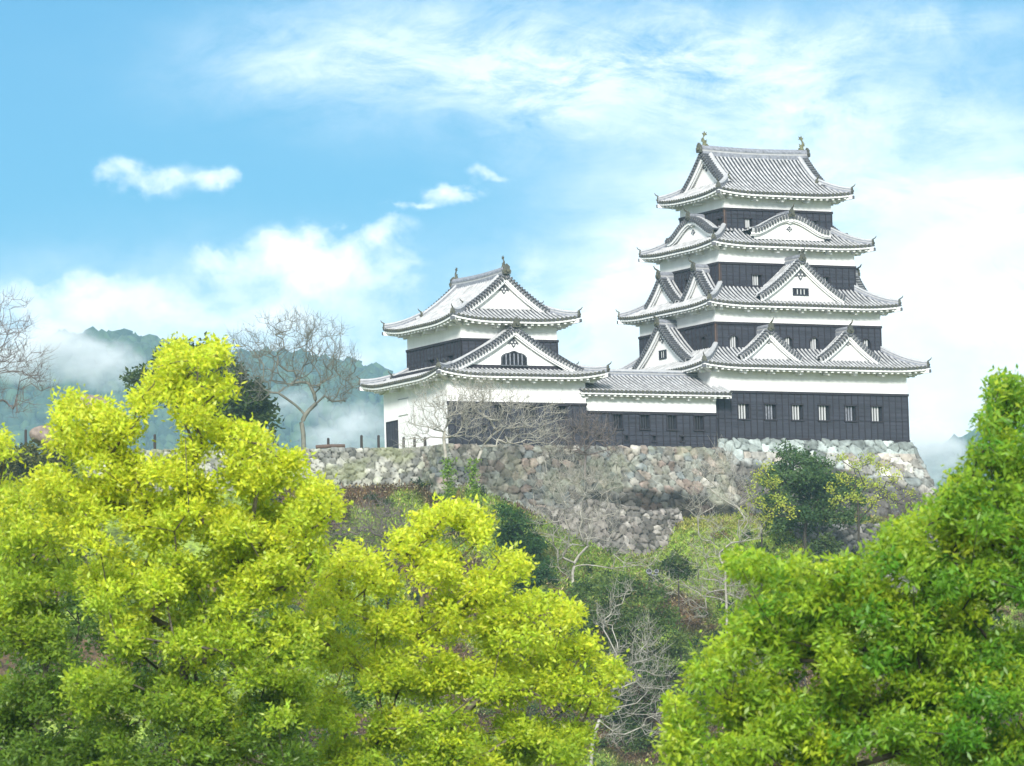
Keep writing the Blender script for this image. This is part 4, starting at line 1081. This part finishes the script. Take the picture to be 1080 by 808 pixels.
DG = (.035,.062,.018); DG2 = (.06,.095,.02); OL = (.13,.17,.03); YY = (.40,.43,.05)
def cdk(c1, c2):
    return lambda px, py, q, r: lerp(c1, c2, r.random())
def shrub(name, label, cat, px, pyb, Y, circles, cols, rng, dens=9, per=9, ln=.3, wd=.11, spread=.2, depth=1.5, trunk_r=.15, flat=.85, group=None, bark='barkd', fork=None, comp=2, shell=.4, tip=.02):
    b = at(px, pyb, Y); b[2] = min(b[2], float(ground(b[0], b[1])))-.2
    fk = at(*fork, Y) if fork else at(px, pyb-14, Y)
    return leafy_tree(name, label, cat, b, fk, circles, Y, rng, dens, per, ln, wd, cols, bark, trunk_r, depth=depth, companions=comp, spread=spread, flat=flat, group=group, leafmat='leaf2', tip_r=tip, step=.8, twigs=False, shell=shell, n=5)
rs = np.random.default_rng(23)
shrub('evergreen_tree', 'dark evergreen tree on the castle terrace behind the yellow crown', 'tree', 215, 470, 356, [(150,398,8),(170,385,12),(190,375,15),(212,378,17),(235,392,15),(180,400,18),(210,405,22),(245,410,16),(225,430,22),(262,420,20),(277,436,15),(250,440,18),(268,448,12),(248,398,12),(195,420,18),(140,398,5)], cdk(DG, DG2), rs, dens=44, per=10, ln=.34, wd=.13, depth=2.5, trunk_r=.3, fork=(218,440))
shrub('evergreen_tree', 'round dark green evergreen against the pale stone base of the keep', 'tree', 848, 565, 331, [(830,478,10),(845,490,16),(825,500,15),(862,495,16),(880,512,16),(850,515,22),(825,525,15),(870,535,18),(845,545,16),(815,505,11),(898,515,11),(810,532,11),(895,545,12),(905,528,9),(818,552,9)], cdk((.05,.10,.03), (.09,.15,.05)), rs, dens=75, per=11, ln=.2, wd=.07, spread=.16, depth=1.5, fork=(850,545))
shrub('evergreen_shrub', 'dark green cone shaped evergreen right of the lemon yellow crown', 'shrub', 550, 640, 322, [(530,540,9),(545,555,14),(535,570,14),(560,575,15),(552,595,18),(572,600,14),(545,620,18),(575,625,16),(560,610,14)], cdk((.03,.075,.02), (.055,.115,.025)), rs, dens=70, per=11, ln=.2, wd=.08, spread=.16, depth=1.3, fork=(552,610))
shrub('evergreen_tree', 'broad olive green evergreen on the lower slope between the foreground trees', 'tree', 650, 800, 309, [(615,625,16),(640,618,15),(665,622,16),(690,630,15),(700,655,18),(640,650,22),(670,660,24),(610,660,20),(712,680,14),(690,700,22),(650,700,26),(700,740,26),(660,750,28),(625,720,24),(680,790,30),(640,800,28),(600,770,24),(720,775,22),(730,700,12)], cdk((.055,.10,.022), (.12,.17,.035)), rs, dens=60, per=11, ln=.19, wd=.07, spread=.16, depth=2, fork=(655,740), comp=2)
shrub('young_tree', 'slender tree with sparse yellow green leaves left of the round evergreen', 'tree', 800, 580, 322, [(808,492,6),(800,505,8),(815,510,9),(790,515,6),(798,530,9),(820,528,9),(785,542,8),(808,548,8),(835,540,6),(778,545,5),(800,565,7)], cdk(YY, (.26,.32,.05)), rs, dens=60, per=8, ln=.16, wd=.06, spread=.14, depth=1, trunk_r=.09, fork=(803,550), comp=1, tip=.014)
shrub('young_tree', 'dark limbed tree with sparse lime leaves before the right end of the stone base', 'tree', 905, 575, 323, [(888,485,6),(900,492,7),(915,485,8),(930,495,8),(890,505,8),(910,510,9),(928,512,8),(945,505,7),(900,525,9),(920,530,8),(885,530,7),(940,525,7),(960,520,5),(965,535,5),(878,515,6)], cdk(YY, (.28,.35,.05)), rs, dens=60, per=8, ln=.16, wd=.06, spread=.14, depth=1, trunk_r=.13, fork=(905,548), comp=1, tip=.016)
for (px, py, r_, Y, lab) in ((845,598,11,316,'small dark shrub on the old retaining wall'), (800,590,9,316,'grey green bush at the left end of the old retaining wall'), (715,595,10,318,'dark low bush on the grass slope'), (870,575,10,320,'olive bush along the edge of the grass terrace')):
    shrub('bush', lab, 'shrub', px, py+12, Y, [(px-r_, py+3, r_*.8), (px, py-3, r_), (px+r_, py+3, r_*.8), (px+r_*.4, py+7, r_*.8)], cdk((.035,.065,.02), (.09,.13,.03)), rs, dens=60, per=10, ln=.2, wd=.08, spread=.14, depth=.8, trunk_r=.05, comp=1)
for (px, lab) in ((-5, 'hedge clump at the left edge under the stone boulder'), (25, 'clipped olive hedge clump below the single post'), (55, 'rightmost hedge clump beside the yellow crown')):
    shrub('hedge_bush', lab, 'hedge', px, 530, 325, [(px-6,483,13),(px+8,480,13),(px,496,16),(px+12,500,15),(px-8,512,16),(px+8,520,16)], cdk((.05,.065,.018), (.10,.11,.03)), rs, dens=60, per=11, ln=.2, wd=.09, spread=.16, depth=1.4, trunk_r=.08, comp=1)
shrub('conifer', 'small conical conifer beside the trunk of the bare tree', 'shrub', 288, 478, 344, [(288,455,4),(288,461,5),(288,468,6)], cdk((.09,.10,.03), (.15,.15,.05)), rs, dens=60, per=10, ln=.13, wd=.05, spread=.08, depth=.3, trunk_r=.05, comp=0)
# ivy on the two pale trunks
for tr_, (x0, x1) in ((e3, (470, 477)), (e4, (496, 502))):
    b = np.array(tr_.location); n = 120
    P = np.array([at(rs.normal((x0+x1)/2, 3.2), 524-41*rs.random()**1.6, (325 if tr_ is e3 else 325.5)-rs.uniform(.1, .4)) for _ in range(n)])
    V, F, CC = leaves(P, np.tile([[0,-1,.2]], (n,1)), np.tile([[.16,.26,.035]], (n,1)), rs, 6, .15, .07, .07)
    npmesh('ivy', V-b, F, 'leaf2', CC, parent=tr_)

# undergrowth: small leaf blades over the slope
def undergrowth():
    r = np.random.default_rng(77); n = 190000
    x = r.uniform(-16, 40, n); y = r.uniform(296, 343, n)
    dx = x-O[0]; dy = y-O[1]; u = dx*UV[0]+dy*UV[1]; v = dx*VV[0]+dy*VV[1]
    vL = np.where(u > -.05, -1.9, -2.6); vL = np.where(u < lb_u, lb_v+(lb_u-u)*math.tan(ANG-LA)-1.2, vL)
    ok = (v < vL) | (u > 17.5); x, y, u, v = x[ok], y[ok], u[ok], v[ok]; z = ground(x, y); n = len(x)
    C_ = np.stack([x, y, z+.05], 1)
    col = cover(x, y, z); dry = r.random(n) < .22; col[dry] = (.30,.26,.12)
    col = col*r.uniform(.5, 1.4, (n, 1))
    m = 900; k = r.choice(n, m, replace=False); P = []; K = []
    for q in k:
        w_ = r.uniform(.25, .8); c_ = 70; d = r.normal(0, 1, (c_, 3)); d /= np.linalg.norm(d, axis=1, keepdims=True); d[:, 2] = np.abs(d[:, 2])*.7
        P.append(C_[q]+d*w_*r.uniform(.6, 1.1, (c_, 1))); t_ = r.random()
        base_ = np.array((.03,.06,.02)) if t_ < .35 else np.array((.09,.14,.03)) if t_ < .65 else np.array((.16,.11,.06)) if t_ < .85 else np.array((.2,.22,.06))
        K.append(np.tile(base_, (c_, 1))*r.uniform(.7, 1.3, (c_, 1)))
    V2, F2_, C2 = leaves(np.concatenate(P), np.tile([[0,0,.6]], (m*70, 1)), np.concatenate(K), r, 3, .17, .05, .08)
    V, F, CC = leaves(C_, np.tile([[0,0,1.1]], (n, 1)), col, r, 2, .24, .045, .09, droop=0)
    F = np.concatenate([F, F2_+len(V)]); V = np.concatenate([V, V2]); CC = np.concatenate([CC, C2])
    o = npmesh('undergrowth', V, F, 'leaf2', CC); tag(o, 'grass, ivy and dead bracken covering the castle slope', 'undergrowth', kind='stuff')
undergrowth()

# =================================================================== small things on the terrace
def post(px, ytop, ybot, Y, label, group='wooden posts along the terrace edge'):
    t = at(px, ytop, Y); b = at(px, ybot, Y); mb = MB(); h = t[2]-b[2]
    c = .085
    mb.tube([(0,0,-.1), (0,0,h*.5), (.01,0,h-.04), (.01,0,h)], [c*1.05, c, c*.95, c*.6], 'post', 8)
    o = mb.build('fence_post'); o.location = (t[0], t[1], b[2]); return tag(o, label, 'post', group)
for px, a, b, Y, l in ((27,453,468,334,'short dark post alone above the hedge at the far left'), (163,458,474,336,'dark wooden post seen through the yellow crown, leftmost of that pair'),
                       (346,462,476,336,'dark wooden post standing behind the low wooden rail'), (381,459,474,336,'dark post on the wall between the rail and the turret'),
                       (399,459,474,336.5,'dark post right at the left corner of the turret'), (425.5,461,473,334,'dark post in front of the white turret wall, nearest the doorway'),
                       (437,461,473,334,'dark post in front of the white turret wall, middle of three'), (448,461,473,334,'dark post in front of the white turret wall, nearest the boarded front')):
    post(px, a, b, Y, l)
def rail():
    a = at(333, 471.5, 335.5); b = at(364, 470.5, 335.5); e = empty('wooden_rail', (a+b)/2-np.array([0,0,.45])); tag(e, 'low weathered wooden rail on two short legs beside a post', 'rail')
    L_ = np.linalg.norm(b-a)/2; X = (b-a)/np.linalg.norm(b-a)
    m_ = MB(); m_.tube([np.array([0,0,.45])-X*L_, np.array([0,0,.47]), np.array([0,0,.45])+X*L_], [.12,.13,.12], 'wood3', 8); m_.build('beam', e)
    for s_ in (-.7, .7):
        l = MB(); l.tube([X*L_*s_+np.array([0,0,-.4]), X*L_*s_+np.array([0,0,.4])], .1, 'post', 7); l.build('leg', e)
rail()
def boulder(px, py, rpx, Y, label, seed, zs=.8):
    r = np.random.default_rng(seed); bm_n = 28
    th = np.linspace(0, pi, 15); ph = np.linspace(0, 2*pi, bm_n, endpoint=False)
    T_, P_ = np.meshgrid(th, ph, indexing='ij'); d = np.stack([np.sin(T_)*np.cos(P_), np.sin(T_)*np.sin(P_), np.cos(T_)], -1)
    n = np.zeros(T_.shape)
    for k in range(9):
        q = r.normal(0, 1, 3); q /= np.linalg.norm(q); n = n+np.minimum(0, r.uniform(.45, .8)-d@q)*.75
    R_ = rpx*Y/FPX*(1.1+n); V = (d*R_[..., None]*np.array([1.1, .8, zs])).reshape(-1, 3)
    i, j = np.meshgrid(np.arange(14), np.arange(bm_n), indexing='ij'); a = (i*bm_n+j).ravel(); b = (i*bm_n+(j+1) % bm_n).ravel()
    F = np.stack([a, a+bm_n, b+bm_n, b], 1)
    c = np.tile([[.22,.175,.145]], (len(V), 1))*(.7+.6*fbm(V[:, 0]*3+seed, V[:, 2]*3, 3, seed))[:, None]
    o = npmesh('boulder', V, F, 'stone', c); o.location = tuple(float(k) for k in at(px, py, Y)); tag(o, label, 'boulder')
boulder(99, 428, 19, 340, 'large brown boulder on the terrace rising behind the yellow crown', 3, .75)
boulder(46, 462, 14, 338, 'grey brown boulder above the hedge beside the short post', 9, 1.0)
def floodlight():
    b = hit(689, 614, 300, 345); e = empty('floodlight', b); tag(e, 'pair of small grey floodlights on a short stand on the slope', 'floodlight')
    p = MB(); p.tube([(0,0,-.3), (0,0,.45)], .05, 'tmid', 8); p.box((-.3,-.04,.42), (.3,.04,.48), 'tmid'); p.build('stand', e)
    for x, s_ in ((-.24, .17), (.22, .13)):
        h = MB(); h.tube([(x,.12,.55), (x,.0,.60), (x,-.16,.66), (x,-.18,.67)], [s_*.5, s_, s_*1.15, s_*.9], 'tmid', 10)
        h.tube([(x,-.185,.672), (x,-.20,.676)], [s_*.85, s_*.6], 'dark', 10); h.build('lamp_head', e)
floodlight()

# =================================================================== far hills, haze and mist
HP = [(-1200,400),(-700,380),(-400,440),(-150,410),(-60,385),(0,368),(60,352),(130,349),(165,360),(200,378),(230,372),(260,370),(320,372),(385,380),(420,398),(500,470),(600,520),(750,540),(880,520),(950,478),(1000,456),(1045,446),(1100,438),(1300,390),(1600,400),(2200,380)]
HY = 3000.
def hills():
    pr_ = np.array([at(x, y+20, HY) for x, y in HP]); X = np.arange(-900, 901, 7.); Yv = np.concatenate([np.arange(2100, 3100, 8.), np.arange(3100, 4000, 30.)])
    XX, YY_ = np.meshgrid(X, Yv)
    top = np.interp(XX, pr_[:, 0], pr_[:, 2])
    t = np.where(YY_ < HY, smooth(2100, HY, YY_)**1.15, 1-.6*smooth(HY, 4000, YY_))
    spur = (fbm(XX*.006, YY_*.004, 4, 61)-.47)*55*np.sin(pi*np.clip((YY_-2150)/850, 0, 1))
    Z = np.maximum(top*t+spur, -2)+8*(fbm(XX*.03, YY_*.03, 3, 66)-.5)*smooth(2150, 2300, YY_)
    V = np.stack([XX, YY_, Z], -1).reshape(-1, 3); w = len(X)
    i, j = np.meshgrid(np.arange(len(Yv)-1), np.arange(w-1), indexing='ij'); a = (i*w+j).ravel(); F = np.stack([a, a+1, a+w+1, a+w], 1)
    m = material('forest_floor', (.035,.055,.02), .95, col2=(.06,.09,.03), vscale=.02)
    tag(npmesh('hills', V, F, m, smooth=True), kind='structure')
    # forest canopy: lumpy crowns
    r = np.random.default_rng(90)
    ico_t = (1+sqrt(5))/2; IV = np.array([(-1,ico_t,0),(1,ico_t,0),(-1,-ico_t,0),(1,-ico_t,0),(0,-1,ico_t),(0,1,ico_t),(0,-1,-ico_t),(0,1,-ico_t),(ico_t,0,-1),(ico_t,0,1),(-ico_t,0,-1),(-ico_t,0,1)])/sqrt(1+ico_t**2)
    IF = np.array([(0,11,5),(0,5,1),(0,1,7),(0,7,10),(0,10,11),(1,5,9),(5,11,4),(11,10,2),(10,7,6),(7,1,8),(3,9,4),(3,4,2),(3,2,6),(3,6,8),(3,8,9),(4,9,5),(2,4,11),(6,2,10),(8,6,7),(9,8,1)])
    n = 15000; x = r.uniform(-330, 330, n); y = 2250+r.random(n)**.8*800
    xi = np.clip(((x+900)/7).astype(int), 0, w-1); yi = np.clip(np.searchsorted(Yv, y), 0, len(Yv)-1); z = Z[yi, xi]
    R_ = r.uniform(2.2, 5.2, n); Vc = (IV[None]*(R_[:, None, None])*np.stack([np.ones(n), np.ones(n), r.uniform(.9, 1.7, n)], 1)[:, None]*r.uniform(.75, 1.25, (n, 12, 1))+np.stack([x, y, z+R_*.6], 1)[:, None]).reshape(-1, 3)
    Fc = (IF[None]+np.arange(n)[:, None, None]*12).reshape(-1, 3)
    g = r.uniform(.6, 1.5, (n, 1))*np.where(r.random((n, 1)) < .4, np.array([[.025,.055,.025]]), np.array([[.045,.08,.03]]))
    o = npmesh('distant_forest', Vc, Fc, 'leaf2', np.repeat(g, 12, 0)); tag(o, 'misty wooded hills behind the castle', 'forest', kind='stuff')
hills()
def volmat(name, dens, col, aniso=.2, noise=None):
    m = bpy.data.materials.new(name); m.use_nodes = True; nt = m.node_tree; N = nt.nodes; N.clear()
    o = N.new('ShaderNodeOutputMaterial'); v = N.new('ShaderNodeVolumePrincipled'); v.inputs['Color'].default_value = (*col, 1)
    v.inputs['Density'].default_value = dens; v.inputs['Anisotropy'].default_value = aniso
    nt.links.new(v.outputs[0], o.inputs['Volume'])
    if noise:
        tc = N.new('ShaderNodeTexCoord'); n = N.new('ShaderNodeTexNoise'); n.inputs['Scale'].default_value = noise; n.inputs['Detail'].default_value = 5; n.inputs['Roughness'].default_value = .6
        nt.links.new(tc.outputs['Object'], n.inputs[0])
        L_ = N.new('ShaderNodeVectorMath'); L_.operation = 'LENGTH'; nt.links.new(tc.outputs['Object'], L_.inputs[0])
        a = N.new('ShaderNodeMapRange'); a.inputs[1].default_value = 1.; a.inputs[2].default_value = .2; nt.links.new(L_.outputs['Value'], a.inputs[0])
        b = N.new('ShaderNodeMapRange'); b.inputs[1].default_value = .42; b.inputs[2].default_value = .68; nt.links.new(n.outputs[0], b.inputs[0])
        c = N.new('ShaderNodeMath'); c.operation = 'MULTIPLY'; nt.links.new(a.outputs[0], c.inputs[0]); nt.links.new(b.outputs[0], c.inputs[1])
        d = N.new('ShaderNodeMath'); d.operation = 'MULTIPLY'; nt.links.new(c.outputs[0], d.inputs[0]); d.inputs[1].default_value = dens; nt.links.new(d.outputs[0], v.inputs['Density'])
    return m
hb = MB(); hb.box((-4650,-650,-3.), (4650,4650,350.), 'plaster'); hz_ = hb.build('haze'); hz_.data.materials.clear()
hz_.data.materials.append(volmat('haze_air', .00016, (.50,.80,1.), .1)); tag(hz_, kind='stuff')
def mist(px, py, rx, ry, Y, dens, label, noise=1.6):
    sc = Y/FPX
    th = np.linspace(0, pi, 13); ph = np.linspace(0, 2*pi, 24, endpoint=False); T_, P_ = np.meshgrid(th, ph, indexing='ij')
    V = np.stack([np.sin(T_)*np.cos(P_), np.sin(T_)*np.sin(P_), np.cos(T_)], -1).reshape(-1, 3)
    i, j = np.meshgrid(np.arange(12), np.arange(24), indexing='ij'); F = np.stack([i*24+j, (i+1)*24+j, (i+1)*24+(j+1) % 24, i*24+(j+1) % 24], -1).reshape(-1, 4)
    o = npmesh('mist', V, F, volmat('mist_air', dens, (.97,.98,1.), .0, noise)); p = at(px, py, Y)
    o.location = tuple(float(k) for k in p); o.scale = (rx*sc, 40, ry*sc); tag(o, label, 'mist', kind='stuff')
mist(40, 372, 80, 36, 2060, .22, 'cloud bank over the left hilltop')
mist(365, 455, 60, 40, 2060, .07, 'mist rising beside the turret')
mist(955, 480, 70, 45, 2060, .25, 'mist right of the keep')
mist(110, 385, 50, 30, 2060, .10, 'thin mist low on the left hill')
mist(300, 425, 60, 20, 2060, .03, 'thin mist behind the leafless tree')
for _n, _g in dict(camphor_tree='camphor trees in the foreground', bare_tree='leafless trees round the castle', bare_shrub='leafless shrubs on the slope', bush='small bushes on the slope',
                   hedge_bush='hedge clumps at the left edge', evergreen_tree='evergreen trees on the castle hill', young_tree='young trees with sparse leaves below the keep', boulder='boulders on the terrace').items():
    for _o in COL.objects:
        if _o.parent is None and _o.name.split('.')[0] == _n: _o['group'] = _g
